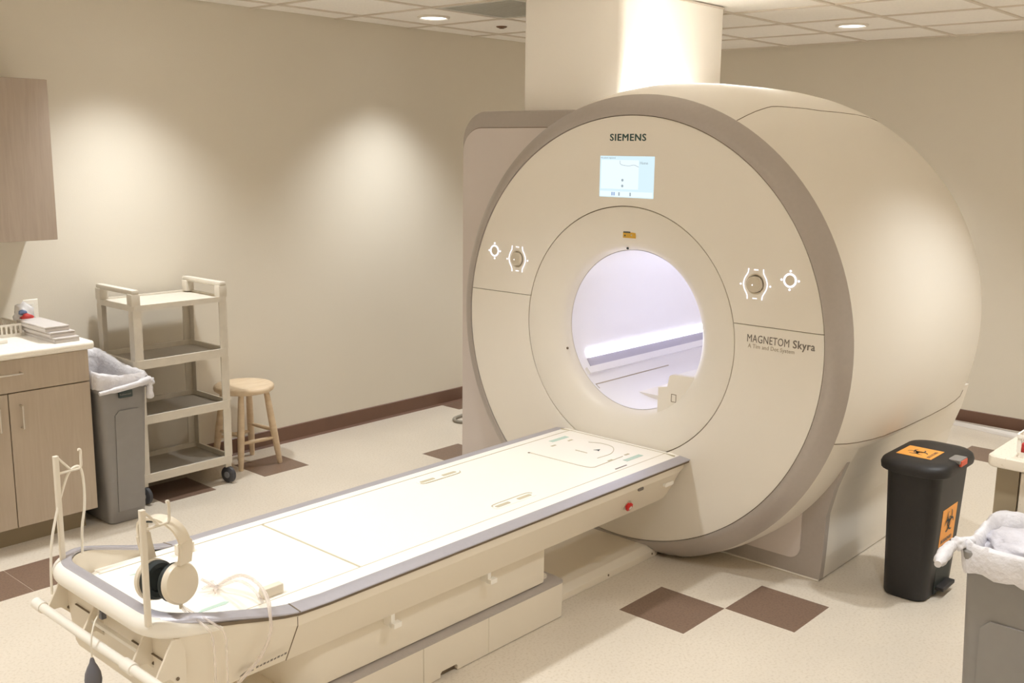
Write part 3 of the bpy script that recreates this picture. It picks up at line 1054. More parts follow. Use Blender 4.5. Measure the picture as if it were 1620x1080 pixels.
for x, z in ((2.512, 0.318), (2.055, 0.312)):
    bm = BM()
    box(bm, x - 0.011, x + 0.005, 2.345, 2.385, z - 0.028, z + 0.02, 0.002)
    box(bm, x - 0.011, x + 0.022, 2.330, 2.352, z - 0.03, z - 0.012, 0.002)
    build('side_hook', bm, 'plasticwhite', tab)
yb = near_y(0.392)
build('stop_collar', disc_solid(BM(), (3.292, yb + 0.004, 0.390), (0, -1, -0.45), 0.024, 0.008, 24), 'knob', tab, 30)
build('stop_button', disc_solid(BM(), (3.292, yb - 0.003, 0.387), (0, -1, -0.45), 0.02, 0.02, 24, [(0.013, 0), (0.013, 0.006), (0.019, 0.008), (0.019, 0.015), (0.014, 0.018)]), 'red', tab, 30, label='red emergency stop button')
build('stop_ring', disc_solid(BM(), (3.292, yb - 0.0195, 0.3795), (0, -1, -0.45), 0.008, 0.0015, 18), 'plasticwhite', tab)
yb = near_y(0.452)
build('side_lamp', prism(BM(), rrect(3.325, 3.362, 0.444, 0.457, 0.006, 4), 'y', AX - 0.371, AX - 0.366), 'greyink', tab)
build('side_clip', prism(BM(), rrect(3.535, 3.600, 0.408, 0.424, 0.006, 4), 'y', AX - 0.362, AX - 0.345), 'plasticwhite', tab)
# maker's badge low on the foot body
bm = BM()
def badge_pt(x, z):
    t = (x - 1.46) / 0.17
    return (x, AX - 0.3575 - 0.004 * t + (0.457 - z) / 0.129 * 0.055 - 0.0165, z)
rows = []
for k in range(9):
    x = 1.462 + 0.045 * k / 8
    h = 0.011 * math.sin(PI * min(1.0, (k + 0.6) / 8.6)) + 0.001
    rows.append([bm.verts.new(badge_pt(x, 0.352 + 0.0006 * k)), bm.verts.new(badge_pt(x, 0.352 + 0.0006 * k + h))])
for A, B in zip(rows, rows[1:]):
    bm.faces.new((A[0], A[1], B[1], B[0]))
for k in range(9):
    x = 1.512 + 0.0115 * k
    q = [bm.verts.new(badge_pt(x + a, 0.360 + 0.001 * k + b)) for a, b in ((0, 0), (0.0085, 0.0006), (0.0085, 0.0085), (0, 0.008 - 0.003 * (k % 2)))]
    bm.faces.new(q)
build('badge', bm, 'greyink', tab)

# foot-end brackets and push bar
BX, BZ = 1.205, 0.438
build('push_bar', tube(BM(), [(BX, AX - 0.40, BZ), (BX, AX + 0.36, BZ)], 0.0135, 14), 'plasticwhite', tab, 60)
for y in (AX + 0.34, AX - 0.205):
    build('bar_collar', tube(BM(), [(BX, y - 0.025, BZ), (BX, y + 0.025, BZ)], 0.0175, 14), 'plasticwhite', tab, 60)
for y in (AX + 0.30, AX + 0.075, AX - 0.205, AX - 0.33):
    bm = BM()
    prism(bm, [(BX, BZ - 0.006), (BX + 0.010, BZ + 0.012), (1.262, 0.535), (1.30, 0.535), (1.30, 0.405), (1.278, 0.402), (1.25, 0.43)], 'y', y - 0.004, y + 0.004, 0.0015, 1)
    build('bar_bracket', bm, 'tbody', tab)
    build('bracket_screw', disc_solid(BM(), (1.272, y - 0.005, 0.425), (0, -1, 0), 0.005, 0.002, 10), 'seam', tab)
build('cross_rail', box(BM(), 1.236, 1.25, AX - 0.205, AX + 0.075, 0.458, 0.470, 0.003), 'plasticwhite', tab)
# recessed latch plates on the end panel
for y0, y1 in ((AX - 0.30, AX - 0.10), (AX + 0.10, AX + 0.24)):
    bm = BM()
    for a, b, c, d in ((y0, y1, 0.452, 0.4545), (y0, y0 + 0.003, 0.452, 0.50)):
        box(bm, 1.267, 1.2725, a, b, c, d)
    build('panel_outline', bm, 'seam', tab)


# two accessory poles with hook arms
def pole(x, y, top):
    p = build('accessory_pole', prism(BM(), rrect(x - 0.0075, x + 0.0075, y - 0.0075, y + 0.0075, 0.003, 3), 'z', 0.575, top), 'pole', tab, 30)
    bm = BM()
    tube(bm, smoothpath([(x + 0.005, y, top - 0.055), (x + 0.04, y, top - 0.053), (x + 0.066, y, top - 0.052), (x + 0.074, y, top - 0.044), (x + 0.075, y, top - 0.02), (x + 0.075, y, top + 0.003), (x + 0.068, y, top + 0.006)]), 0.0042, 8)
    build('hook_arm', bm, 'pole', p, 60)
    build('brace', tube(BM(), [(x + 0.004, y, top - 0.004), (x + 0.044, y, top - 0.052)], 0.0035, 8), 'pole', p, 60)
    return p


pole(1.224, 2.365, 0.893)
pole(1.258, 2.930, 0.908)

# ------------------------------------------------------------------ floor channel between table and scanner
ch = thing('floor_channel_cover', (3.35, AX, 0), 'low white metal channel cover on the floor under the table head', 'cable cover')
build('cover_plate', prism(BM(), [(2.448, 0.0), (2.452, 0.028), (2.485, 0.048), (2.815, 0.048), (2.848, 0.028), (2.852, 0.0)], 'x', 2.955, 3.742, 0.004, 2), 'tbody', ch, 30)
for x in (3.37, 3.70):
    build('cover_screw', disc_solid(BM(), (x, 2.452, 0.016), (0, -1, 0.1), 0.005, 0.003, 10), 'seam', ch)

# ------------------------------------------------------------------ headphones hanging on the near pole
c1 = Vector((1.318, 2.362, 0.666))           # near cup
c2 = Vector((1.300, 2.470, 0.650))           # far cup
axh = (c1 - c2).normalized()
hd = thing('headphones', (1.30, 2.40, 0.60), 'white headphones with black cushion hanging from the near pole', 'headphones')
top = Vector((1.288, 2.395, 0.846))


def cup(c, ax, lab):
    e = build('ear_cup', disc_solid(BM(), c, ax, 0.056, 0.02, 36, [(0.050, -0.010), (0.056, -0.006), (0.057, 0.004), (0.052, 0.012), (0.035, 0.015), (0.01, 0.016)]), 'hpwhite', hd, 40, label=lab)
    return e


cup(c1, axh, None)
cup(c2, -axh, None)
for c, ax in ((c1, -axh), (c2, axh)):
    build('ear_cushion', disc_solid(BM(), c, ax, 0.05, 0.02, 36, [(0.048, 0.006), (0.053, 0.012), (0.053, 0.024), (0.046, 0.032), (0.034, 0.030), (0.028, 0.020), (0.006, 0.018)]), 'cushion', hd, 40, label='black ear cushion')


def band(bm, pts, w, th, side):
    """flat strap along pts; side = width direction"""
    secs = []
    P = [Vector(p) for p in pts]
    for i, p in enumerate(P):
        d = (P[min(i + 1, len(P) - 1)] - P[max(i - 1, 0)]).normalized()
        s = (side - d * side.dot(d)).normalized()
        n = d.cross(s)
        ww = w[i] if isinstance(w, list) else w
        secs.append([tuple(p + s * ww + n * th), tuple(p + s * ww - n * th), tuple(p - s * ww - n * th), tuple(p - s * ww + n * th)])
    return loft(bm, secs)


sidev = Vector((0.96, 0.22, 0.0))
arc = smoothpath([c1 + Vector((0.012, -0.008, 0.055)), c1 + Vector((0.012, -0.016, 0.11)), c1 + Vector((-0.004, -0.004, 0.158)), top + Vector((0, 0, 0.002)), c2 + Vector((-0.012, 0.012, 0.168)), c2 + Vector((-0.012, 0.016, 0.12)), c2 + Vector((-0.004, 0.008, 0.055))], 7)
build('headband', band(BM(), arc, 0.018, 0.0035, sidev), 'hpwhite', hd, 50)
build('band_slider', band(BM(), arc[0:9], 0.0205, 0.005, sidev), 'hpwhite', hd, 50)
build('band_slider', band(BM(), arc[-9:], 0.0205, 0.005, sidev), 'hpwhite', hd, 50)
build('band_pad', band(BM(), [Vector(q) + Vector((0, 0, -0.007)) for q in arc[22:26]], 0.017, 0.0025, sidev), 'cushion', hd, 50)
build('cable_stub', tube(BM(), [c1 + Vector((0, 0, -0.052)), c1 + Vector((0, 0, -0.072))], 0.005, 10), 'hpwhite', hd, 60)
for k, dx in enumerate((0.0, 0.012)):
    pts = smoothpath([c1 + Vector((0.002 * k, 0, -0.066)), (1.322 + dx, 2.340, 0.585), (1.330 + dx * 2, 2.262, 0.570), (1.345 + dx * 3, 2.255, 0.53), (1.352 + dx * 3, 2.262, 0.44), (1.355 + dx * 3, 2.27, 0.30)])
    build('audio_tube', tube(BM(), pts, 0.0035, 8), 'tubing', hd, 60, label='clear hollow audio tube')

# white cord looped over the far pole's hook
bm = BM()
tube(bm, smoothpath([(1.208, 2.905, 0.50), (1.214, 2.912, 0.58), (1.226, 2.92, 0.66), (1.246, 2.925, 0.73), (1.268, 2.93, 0.79), (1.292, 2.932, 0.845), (1.315, 2.932, 0.863), (1.332, 2.932, 0.852), (1.338, 2.932, 0.80), (1.336, 2.934, 0.73), (1.326, 2.936, 0.67), (1.322, 2.938, 0.585)]), 0.0042, 8)
solo('cord_loop', bm, 'cord', 'white cord looped over the hook of the far table pole', 'cord', smooth=60)

# squeeze bulb dangling from the push bar
sb = thing('squeeze_bulb', (1.178, 2.61, 0.30), 'dark grey rubber squeeze bulb dangling in front of the push bar', 'call bulb')
build('bulb', lathe_z(BM(), [(0.003, 0.418), (0.006, 0.412), (0.008, 0.402), (0.014, 0.39), (0.021, 0.372), (0.0235, 0.352), (0.021, 0.334), (0.014, 0.318), (0.006, 0.311)], 1.178, 2.604, 24), 'bulb', sb, 60)
build('bulb_tube', tube(BM(), smoothpath([(1.178, 2.604, 0.412), (1.180, 2.604, 0.47), (1.198, 2.62, 0.505), (1.232, 2.66, 0.515), (1.255, 2.72, 0.515)]), 0.0025, 8), 'cord', sb, 60)
build('tube_clamp', box(BM(), 1.236, 1.252, 2.655, 2.672, 0.49, 0.525, 0.003), 'bulb', sb)

# clear tubing lying on the foot of the table and hanging over the rail
tb = thing('clear_tubing', (1.52, 2.5, 0.51), 'coil of clear plastic tubing on the table foot, trailing over the near rail', 'tubing')
base = [(1.545, 2.560, 0.519), (1.556, 2.530, 0.545), (1.566, 2.470, 0.578), (1.562, 2.400, 0.590), (1.548, 2.330, 0.588), (1.535, 2.285, 0.572), (1.525, 2.258, 0.543), (1.523, 2.252, 0.50), (1.515, 2.262, 0.453), (1.496, 2.275, 0.408), (1.455, 2.285, 0.37), (1.41, 2.295, 0.33)]
for k in range(3):
    w = (0.0, 0.011, -0.010)[k]
    e = (0.0, -0.012, -0.022)[k]
    pts = [(x + w * (1 if i < 6 else 0.5), y + w * 0.6, max(z + (e * max(0, 1 - abs(i - 4) / 5)), 0.514 if i < 6 else 0)) for i, (x, y, z) in enumerate(base)]
    if k == 2:
        pts = pts[:5] + [(1.56, 2.345, 0.535), (1.585, 2.39, 0.518)]
    build('tube_strand', tube(BM(), smoothpath(pts), 0.0048, 8), 'tubing', tb, 60)
for k in range(7):
    a = R(95 + k * 22)
    pts = [(1.548, 2.556, 0.520), (1.548 + 0.022 * math.cos(a), 2.556 + 0.022 * math.sin(a), 0.530), (1.548 + 0.045 * math.cos(a), 2.556 + 0.05 * math.sin(a), 0.522 + 0.012 * (k % 3))]
    build('tube_end', tube(BM(), smoothpath(pts, 4), 0.004, 6), 'tubing', tb, 60)

# =================================================================== LEFT COUNTER
CX0, CX1, CYF = 1.40, 2.155, 4.588
cabn = thing('base_cabinet', (1.78, 4.87, 0), 'light wood-grain base cabinet with a drawer over two doors', 'cabinet')
build('carcass', box(BM(), CX0, CX1 - 0.002, CYF + 0.018, YW - 0.002, 0.10, 0.876), 'cab', cabn)
build('toe_kick', box(BM(), CX0, CX1 - 0.03, CYF + 0.075, YW - 0.05, 0.0, 0.10), 'kick', cabn)


def handle_bar(parent, p0, p1, off):
    off = Vector(off)
    p0, p1 = Vector(p0), Vector(p1)
    bm = BM()
    tube(bm, smoothpath([p0, p0 + off * 0.85, p0 + off + (p1 - p0) * 0.08, p1 + off - (p1 - p0) * 0.08, p1 + off * 0.85, p1], 5), 0.0042, 8)
    return build('handle', bm, 'chrome', parent, 60)


dr = build('drawer', box(BM(), CX0 + 0.002, CX1, CYF, CYF + 0.018, 0.727, 0.874, 0.0015, 1), 'cab', cabn)
handle_bar(dr, (1.715, CYF, 0.812), (1.842, CYF, 0.812), (0, -0.028, 0))
d1 = build('door', box(BM(), 1.7845, CX1, CYF, CYF + 0.018, 0.102, 0.722, 0.0015, 1), 'cab', cabn)
handle_bar(d1, (1.832, CYF, 0.562), (1.832, CYF, 0.664), (0, -0.026, 0))
d2 = build('door', box(BM(), CX0 + 0.002, 1.7805, CYF, CYF + 0.018, 0.102, 0.722, 0.0015, 1), 'cab', cabn)
handle_bar(d2, (1.733, CYF, 0.562), (1.733, CYF, 0.664), (0, -0.026, 0))

cnt = prism(BM(), [(4.562, 0.884), (4.556, 0.892), (4.556, 0.906), (4.562, 0.914), (4.572, 0.917), (YW - 0.002, 0.917), (YW - 0.002, 0.878), (4.572, 0.878)], 'x', CX0 - 0.02, 2.172, 0.004, 2)
solo('countertop', cnt, 'counter', 'cream laminate countertop above the wood-grain base cabinet', 'countertop', smooth=35)
CT = 0.917
upc = thing('wall_cabinet', (1.78, 4.99, 1.37), 'light wood-grain wall cabinet hanging over the left counter', 'cabinet')
build('carcass', box(BM(), CX0, 2.158, 4.842, YW - 0.002, 1.368, 2.103), 'upcab', upc)
for a, b in ((CX0 + 0.002, 1.778), (1.781, 2.157)):
    dd = build('door', box(BM(), a, b, 4.823, 4.841, 1.370, 2.101, 0.0015, 1), 'upcab', upc)

# three flat grey boxes
for k, (x0, x1, y0, y1, lab) in enumerate(((2.012, 2.128, 4.603, 4.93, 'lowest of the three flat grey boxes stacked on the left countertop'), (2.004, 2.121, 4.630, 4.94, 'middle one of the three flat grey boxes stacked on the left countertop'), (1.992, 2.106, 4.652, 4.96, 'topmost of the three flat grey boxes stacked on the left countertop'))):
    t = thing('flat_box', ((x0 + x1) / 2, (y0 + y1) / 2, CT + 0.024 * k), lab, 'box', 'flat grey boxes on the left counter')
    z = CT + 0.0005 + 0.024 * k
    build('tray', box(BM(), x0 + 0.001, x1 - 0.001, y0 + 0.001, y1 - 0.001, z, z + 0.0145, 0.001, 1), 'boxgrey', t)
    build('lid', box(BM(), x0, x1, y0, y1, z + 0.0155, z + 0.0232, 0.0015, 1), 'boxgrey', t)


# openwork plastic basket
def basket(name, x0, x1, y0, y1, z, h, label, holes=6):
    t = thing(name, ((x0 + x1) / 2, (y0 + y1) / 2, z), label, 'basket')
    build('bottom', box(BM(), x0 + 0.008, x1 - 0.008, y0 + 0.008, y1 - 0.008, z + 0.0005, z + 0.004), 'plasticwhite', t)
    rim = BM()
    for a in (rrect(x0, x1, y0, y1, 0.012, 4),):
        inn = rrect(x0 + 0.006, x1 - 0.006, y0 + 0.006, y1 - 0.006, 0.008, 4)
        loft(rim, [[(x, y, z + h - 0.010) for x, y in a], [(x, y, z + h) for x, y in a], [(x, y, z + h) for x, y in inn], [(x, y, z + h - 0.010) for x, y in inn], [(x, y, z + h - 0.010) for x, y in a]], cap=False)
    build('rim', rim, 'plasticwhite', t)
    build('foot_band', loft(BM(), [[(x, y, z) for x, y in rrect(x0 + 0.006, x1 - 0.006, y0 + 0.006, y1 - 0.006, 0.012, 4)], [(x, y, z + h * 0.25) for x, y in rrect(x0 + 0.004, x1 - 0.004, y0 + 0.004, y1 - 0.004, 0.012, 4)], [(x, y, z + h * 0.25) for x, y in rrect(x0 + 0.007, x1 - 0.007, y0 + 0.007, y1 - 0.007, 0.010, 4)], [(x, y, z) for x, y in rrect(x0 + 0.009, x1 - 0.009, y0 + 0.009, y1 - 0.009, 0.010, 4)]], cap=False), 'plasticwhite', t)
    for (ax, c) in (('x', y0), ('x', y1), ('y', x0), ('y', x1)):
        L0, L1 = (x0, x1) if ax == 'x' else (y0, y1)
        n = max(3, int((L1 - L0) / 0.022))
        for k in range(n + 1):
            u = L0 + 0.012 + (L1 - L0 - 0.024) * k / n
            s = 0.0035 * (1 if c in (y0, x0) else -1)
            if ax == 'x':
                b = box(BM(), u - 0.0045, u + 0.0045, min(c + s, c + 2 * s), max(c + s, c + 2 * s), z + h * 0.22, z + h - 0.006)
            else:
                b = box(BM(), min(c + s, c + 2 * s), max(c + s, c + 2 * s), u - 0.0045, u + 0.0045, z + h * 0.22, z + h - 0.006)
            build('stave', b, 'plasticwhite', t)
    return t


basket('storage_basket', 1.70, 2.0, 4.905, 5.135, CT, 0.062, 'white openwork plastic basket on the left countertop against the wall')


def blob(bm, c, rx, ry, rz, seed, amp=0.25, sub=3, freq=18):
    t = bmesh.new()
    bmesh.ops.create_icosphere(t, subdivisions=sub, radius=1.0)
    for v in t.verts:
        d = v.co.normalized()
        k = 1 + amp * noise.noise(Vector((d.x * 1.8 + seed, d.y * 1.8, d.z * 1.8))) + amp * 0.5 * noise.noise(Vector((d.x * 5 + seed, d.y * 5, d.z * 5)))
        v.co = Vector((c[0] + d.x * rx * k, c[1] + d.y * ry * k, c[2] + d.z * rz * k))
    merge(bm, t)
    return bm


solo('folded_cloth', blob(BM(), (1.83, 5.01, CT + 0.048), 0.105, 0.085, 0.04, 3.1), 'rag', 'tan folded cloth lying in the white basket on the left counter', 'cloth', smooth=60)
pb = thing('plastic_bag', (2.02, 5.02, CT), 'clear plastic bag with blue and red contents beside the left basket', 'plastic bag')
build('film', blob(BM(), (2.055, 5.02, CT + 0.078), 0.046, 0.05, 0.062, 5.5, 0.35), 'bagin', pb, 60)
build('blue_item', blob(BM(), (2.030, 4.975, CT + 0.100), 0.020, 0.012, 0.014, 1.5, 0.3, 2), 'blue', pb, 60)
build('red_item', blob(BM(), (2.045, 4.962, CT + 0.078), 0.030, 0.016, 0.017, 8.5, 0.4, 2), 'redcloth', pb, 60)
solo('tissue_pack', box(BM(), 1.79, 1.868, 4.76, 4.83, CT + 0.0005, CT + 0.018, 0.005), 'plasticwhite', 'small white packet at the front left of the left countertop', 'packet', smooth=40)
outl = thing('wall_outlet', (2.145, YW, 0.98), 'cream wall outlet plate above the left countertop', 'outlet')
build('plate', box(BM(), 2.108, 2.182, YW - 0.006, YW - 0.0005, 0.935, 1.05, 0.002, 1), 'counter', outl)
for z in (0.965, 1.018):
    build('socket', box(BM(), 2.128, 2.162, YW - 0.008, YW - 0.004, z - 0.014, z + 0.014, 0.003), 'plasticwhite', outl)


# =================================================================== SLIM GREY BINS
def slim_bin(x0, x1, y0, y1, h, label, narrow_face, panel_face):
    """tapering slim bin; faces are '-x' or '-y'"""
    t = thing('slim_bin', ((x0 + x1) / 2, (y0 + y1) / 2, 0), label, 'trash bin', 'slim grey bins')
    tp = 0.03

    def ringat(z, out=0.0):
        k = tp * (1 - z / h) - out
        return [(x, y, z) for x, y in rrect(x0 + k, x1 - k, y0 + k, y1 - k, 0.03, 5)]
    bm = BM()
    loft(bm, [ringat(0.002), ringat(0.008, 0.004), ringat(h * 0.30), ringat(h * 0.302, 0.0025), ringat(h - 0.055, 0.0), ringat(h - 0.053, 0.008), ringat(h - 0.006, 0.010), ringat(h, 0.006), ringat(h, -0.006), ringat(h - 0.05, -0.008), ringat(0.03, -0.010)])
    build('body', bm, 'greybin', t, 40)
    # raised arched panel on the visible faces
    for f in panel_face:
        if f == '-y':
            xm0, xm1 = x0 + 0.070, x1 - 0.035
            pts = [(xm0, 0.06), (xm1, 0.06), (xm1, h - 0.17), (xm1 - 0.02, h - 0.15), (xm0 + 0.02, h - 0.15), (xm0, h - 0.17)]
            bm = BM()
            F = [bm.verts.new((x, y0 + tp * (1 - z / h) - 0.007, z)) for x, z in pts]
            B = [bm.verts.new((x, y0 + tp * (1 - z / h) + 0.01, z)) for x, z in pts]
        else:
            ym0, ym1 = y0 + 0.06, y1 - 0.06
            pts = [(ym0, 0.05), (ym1, 0.05), (ym1, h - 0.22), (ym1 - 0.025, h - 0.195), (ym0 + 0.025, h - 0.195), (ym0, h - 0.22)]
            bm = BM()
            F = [bm.verts.new((x0 + tp * (1 - z / h) - 0.007, y, z)) for y, z in pts]
            B = [bm.verts.new((x0 + tp * (1 - z / h) + 0.01, y, z)) for y, z in pts]
        bm.faces.new(F)
        bm.faces.new(B[::-1])
        n = len(pts)
        for k in range(n):
            bm.faces.new((F[k], F[(k + 1) % n], B[(k + 1) % n], B[k]))
        build('raised_panel', bm, 'greybin', t)
    return t


def liner(x0, x1, y0, y1, h, label, seed, drop, hump):
    """bag folded over the rim: inside film, rolled edge, hanging skirt, knot"""
    t = thing('bin_liner', ((x0 + x1) / 2, (y0 + y1) / 2, h - 0.05), label, 'bin liner', 'white bin liners')
    rows = []
    spec = [(-0.03, -0.20), (-0.020, -0.09), (-0.014, -0.02), (-0.006, 0.012), (0.006, 0.020), (0.016, 0.010), (0.019, -0.006), (0.020, -0.020), (0.019, -0.032)]
    n = 96
    base = rrect(0, 1, 0, 1, 0.12, 6)
    bm = BM()
    for i, (o, dz) in enumerate(spec):
        rp = rrect(x0 - o, x1 + o, y0 - o, y1 + o, 0.035 + max(o, 0), 8)
        # resample by length
        L = [0.0]
        for a, b in zip(rp, rp[1:] + rp[:1]):
            L.append(L[-1] + math.dist(a, b))
        row = []
        for k in range(n):
            s = L[-1] * k / n
            j = max(q for q in range(len(rp)) if L[q] <= s)
            a, b = rp[j], rp[(j + 1) % len(rp)]
            u = (s - L[j]) / max(1e-9, L[j + 1] - L[j])
            x, y = a[0] + (b[0] - a[0]) * u, a[1] + (b[1] - a[1]) * u
            w = noise.noise(Vector((x * 14 + seed, y * 14, i * 0.35)))
            w2 = noise.noise(Vector((x * 45 + seed, y * 45, i * 0.5)))
            amp = 0.007 + 0.005 * (i >= 5)
            nx, ny = x - (x0 + x1) / 2, y - (y0 + y1) / 2
            m_ = math.hypot(nx, ny) or 1
            kk = 0.0 if i < 3 else 1.0
            oo = (max(w, -0.2) * amp + w2 * 0.003) * kk
            zz = h + dz
            if i >= 6:
                zz += -drop * (i - 5) / 3 * (0.5 + 0.8 * abs(w)) + w2 * 0.006
            if 2 <= i <= 5:
                zz += hump(x, y) + w2 * 0.006
            row.append(bm.verts.new((x + nx / m_ * oo, y + ny / m_ * oo, zz)))
        rows.append(row)
    for A, B in zip(rows, rows[1:]):
        for k in range(n):
            bm.faces.new((A[k], A[(k + 1) % n], B[(k + 1) % n], B[k]))
    build('bag_film', bm, 'bag', t, 80, recalc=True)
    return t


LB = slim_bin(2.178, 2.420, 4.545, 5.06, 0.715, 'slim grey bin with white liner between the base cabinet and the cart', '-y', ('-y',))
bm = BM()
build('maker_plate', prism(BM(), rrect(2.268, 2.335, 0.628, 0.662, 0.004, 3), 'y', 4.535, 4.546), 'ink', LB)
place('plate_text', text_mesh('Rubbermaid', 0.0115, (2.2715, 4.5342, 0.641), (1, 0, 0), (0, 0, 1)), 'greybin', LB)
LL = liner(2.182, 2.416, 4.549, 5.056, 0.715, 'white liner with a knot folded over the bin beside the cart', 2.3, 0.004, lambda x, y: 0.05 * max(0, (y - 4.75) / 0.3) + 0.03 * max(0, (2.3 - x) / 0.13))
bm = BM()
blob(bm, (2.418, 4.522, 0.690), 0.022, 0.02, 0.022, 4.0, 0.4)
tube(bm, smoothpath([(2.418, 4.52, 0.695), (2.412, 4.512, 0.665), (2.408, 4.508, 0.635), (2.412, 4.51, 0.612)], 4), [0.012] * 4 + [0.016] * 4 + [0.019] * 4 + [0.010], 10)
tube(bm, smoothpath([(2.16, 4.512, 0.672), (2.25, 4.508, 0.680), (2.34, 4.508, 0.690), (2.41, 4.518, 0.700)], 5), [0.010] * 4 + [0.014] * 8 + [0.018] * 4, 10)
build('knot', bm, 'bag', LL, 60)

RB = slim_bin(2.905, 3.185, 0.355, 0.872, 0.715, 'slim grey bin with white liner in the right foreground before the counter', '-x', ('-x',))
RL = liner(2.909, 3.181, 0.359, 0.868, 0.715, 'white bunched liner folded over the bin in the right foreground', 9.1, 0.05, lambda x, y: 0.03 * max(0, (x - 3.0) / 0.2))
bm = BM()
tube(bm, smoothpath([(2.955, 0.865, 0.728), (2.925, 0.895, 0.724), (2.885, 0.908, 0.715), (2.84, 0.908, 0.705), (2.775, 0.900, 0.700)], 5), [0.012] * 5 + [0.013] * 4 + [0.017] * 4 + [0.020] * 3 + [0.018] * 3 + [0.010] * 2, 10)
blob(bm, (2.915, 0.893, 0.722), 0.022, 0.02, 0.02, 1.7, 0.4)
build('knot', bm, 'bag', RL, 60)
build('bunched_bag', blob(BM(), (3.06, 0.735, 0.700), 0.11, 0.13, 0.05, 6.6, 0.3, 4), 'baglight', RL, 80)

# =================================================================== UTILITY CART
KX0, KX1, KY0, KY1 = 2.452, 2.992, 4.722, 5.098
cart = thing('utility_cart', ((KX0 + KX1) / 2, (KY0 + KY1) / 2, 0), 'grey plastic utility cart with four shelves and raised end handles', 'cart')


def shelf(z, rim, th=0.012, m='shelf'):
    s = build('shelf', box(BM(), KX0 + 0.012, KX1 - 0.012, KY0 + 0.012, KY1 - 0.012, z, z + th), m, cart)
    bm = BM()
    a, b = rrect(KX0, KX1, KY0, KY1, 0.02, 4), rrect(KX0 + 0.013, KX1 - 0.013, KY0 + 0.013, KY1 - 0.013, 0.012, 4)
    loft(bm, [[(x, y, z - 0.006) for x, y in a], [(x, y, z + rim) for x, y in a], [(x, y, z + rim) for x, y in b], [(x, y, z - 0.006) for x, y in b], [(x, y, z - 0.006) for x, y in a]], cap=False)
    build('shelf_rim', bm, 'cart', s)
    return s


for z in (0.118, 0.425, 0.712):
    shelf(z, 0.038)
shelf(1.008, 0.022, m='cart')
legs = [(KX0 + 0.005, KY0 + 0.002), (KX1 - 0.005, KY0 + 0.002), (KX0 + 0.005, KY1 - 0.002), (KX1 - 0.005, KY1 - 0.002)]
for k, (x, y) in enumerate(legs):
    sx = 1 if x < 2.7 else -1
    sy = 1 if y < 4.9 else -1
    for z0, z1 in ((0.155, 0.420), (0.462, 0.707), (0.749, 1.004)):
        poly = [(x, y), (x + sx * 0.046, y), (x + sx * 0.046, y + sy * 0.006), (x + sx * 0.006, y + sy * 0.006), (x + sx * 0.006, y + sy * 0.046), (x, y + sy * 0.046)]
        build('post', prism(BM(), poly, 'z', z0, z1), 'cart', cart)
# end handles rising over the top tray
for x0, x1 in ((KX0, KX0 + 0.048), (KX1 - 0.048, KX1)):
    bm = BM()
    for y in (KY0, KY1 - 0.05):
        box(bm, x0, x1, y, y + 0.05, 1.026, 1.088, 0.006)
    box(bm, x0 + 0.004, x1 - 0.004, KY0, KY1, 1.082, 1.108, 0.009)
    build('end_handle', bm, 'cart', cart, 40)
for k, (x, y) in enumerate(legs):
    sx = 1 if x < 2.7 else -1
    sy = 1 if y < 4.9 else -1
    cx, cy = x + sx * 0.02, y + sy * 0.02
    w = build('caster', disc_solid(BM(), (cx - 0.013, cy - 0.01, 0.0455), (1, 0.25, 0), 0.045, 0.026, 28, [(0.040, 0), (0.045, 0.004), (0.045, 0.022), (0.040, 0.026)]), 'rubber', cart, 40)
    build('caster_hub', disc_solid(BM(), (cx - 0.0155, cy - 0.0105, 0.0455), (1, 0.25, 0), 0.018, 0.031, 20), 'hub', w)
    build('caster_fork', box(BM(), cx - 0.018, cx + 0.018, cy - 0.012, cy + 0.012, 0.088, 0.115, 0.003), 'cart', w)

# =================================================================== STOOL
sx, sy = 3.222, 4.95
stl = thing('wooden_stool', (3.23, 4.96, 0), 'round light pine stool by the wall beside the cart', 'stool')
build('seat', lathe_z(BM(), [(0.10, 0.440), (0.158, 0.441), (0.167, 0.448), (0.170, 0.459), (0.167, 0.470), (0.158, 0.477), (0.11, 0.475), (0.05, 0.473)], sx, sy, 48), 'stool', stl, 50)
tops = [(sx - 0.07, sy - 0.075), (sx + 0.095, sy - 0.075), (sx + 0.08, sy + 0.075), (sx - 0.09, sy + 0.075)]
bots = [(3.125, 4.862), (3.372, 4.835), (3.350, 5.085), (3.105, 5.095)]
for (ax_, ay_), (bx_, by_) in zip(tops, bots):
    P = [Vector((ax_, ay_, 0.445)).lerp(Vector((bx_, by_, 0.0)), t) for t in (0, 0.25, 0.55, 0.8, 1)]
    build('leg', tube(BM(), P, [0.015, 0.019, 0.0205, 0.018, 0.0135], 14), 'stool', stl, 60)


def legpt(i, z):
    t = (0.445 - z) / 0.445
    return Vector((tops[i][0], tops[i][1], 0.445)).lerp(Vector((bots[i][0], bots[i][1], 0)), t)


for i, j, z in ((0, 1, 0.155), (2, 3, 0.155), (1, 2, 0.20), (3, 0, 0.20)):
    a, b = legpt(i, z), legpt(j, z)
    build('rung', tube(BM(), [a, a.lerp(b, 0.3), a.lerp(b, 0.7), b], [0.008, 0.0115, 0.0115, 0.008], 12), 'stool', stl, 60)

# =================================================================== BLACK BIOHAZARD BIN
KX, KY = 4.215, 1.440
bb = thing('step_bin', (KX, KY, 0), 'black step-on waste bin with orange biohazard stickers beside the scanner', 'trash bin')


def rr_at(x0, x1, y0, y1, r, z):
    return [(x, y, z) for x, y in rrect(x0, x1, y0, y1, r, 6)]


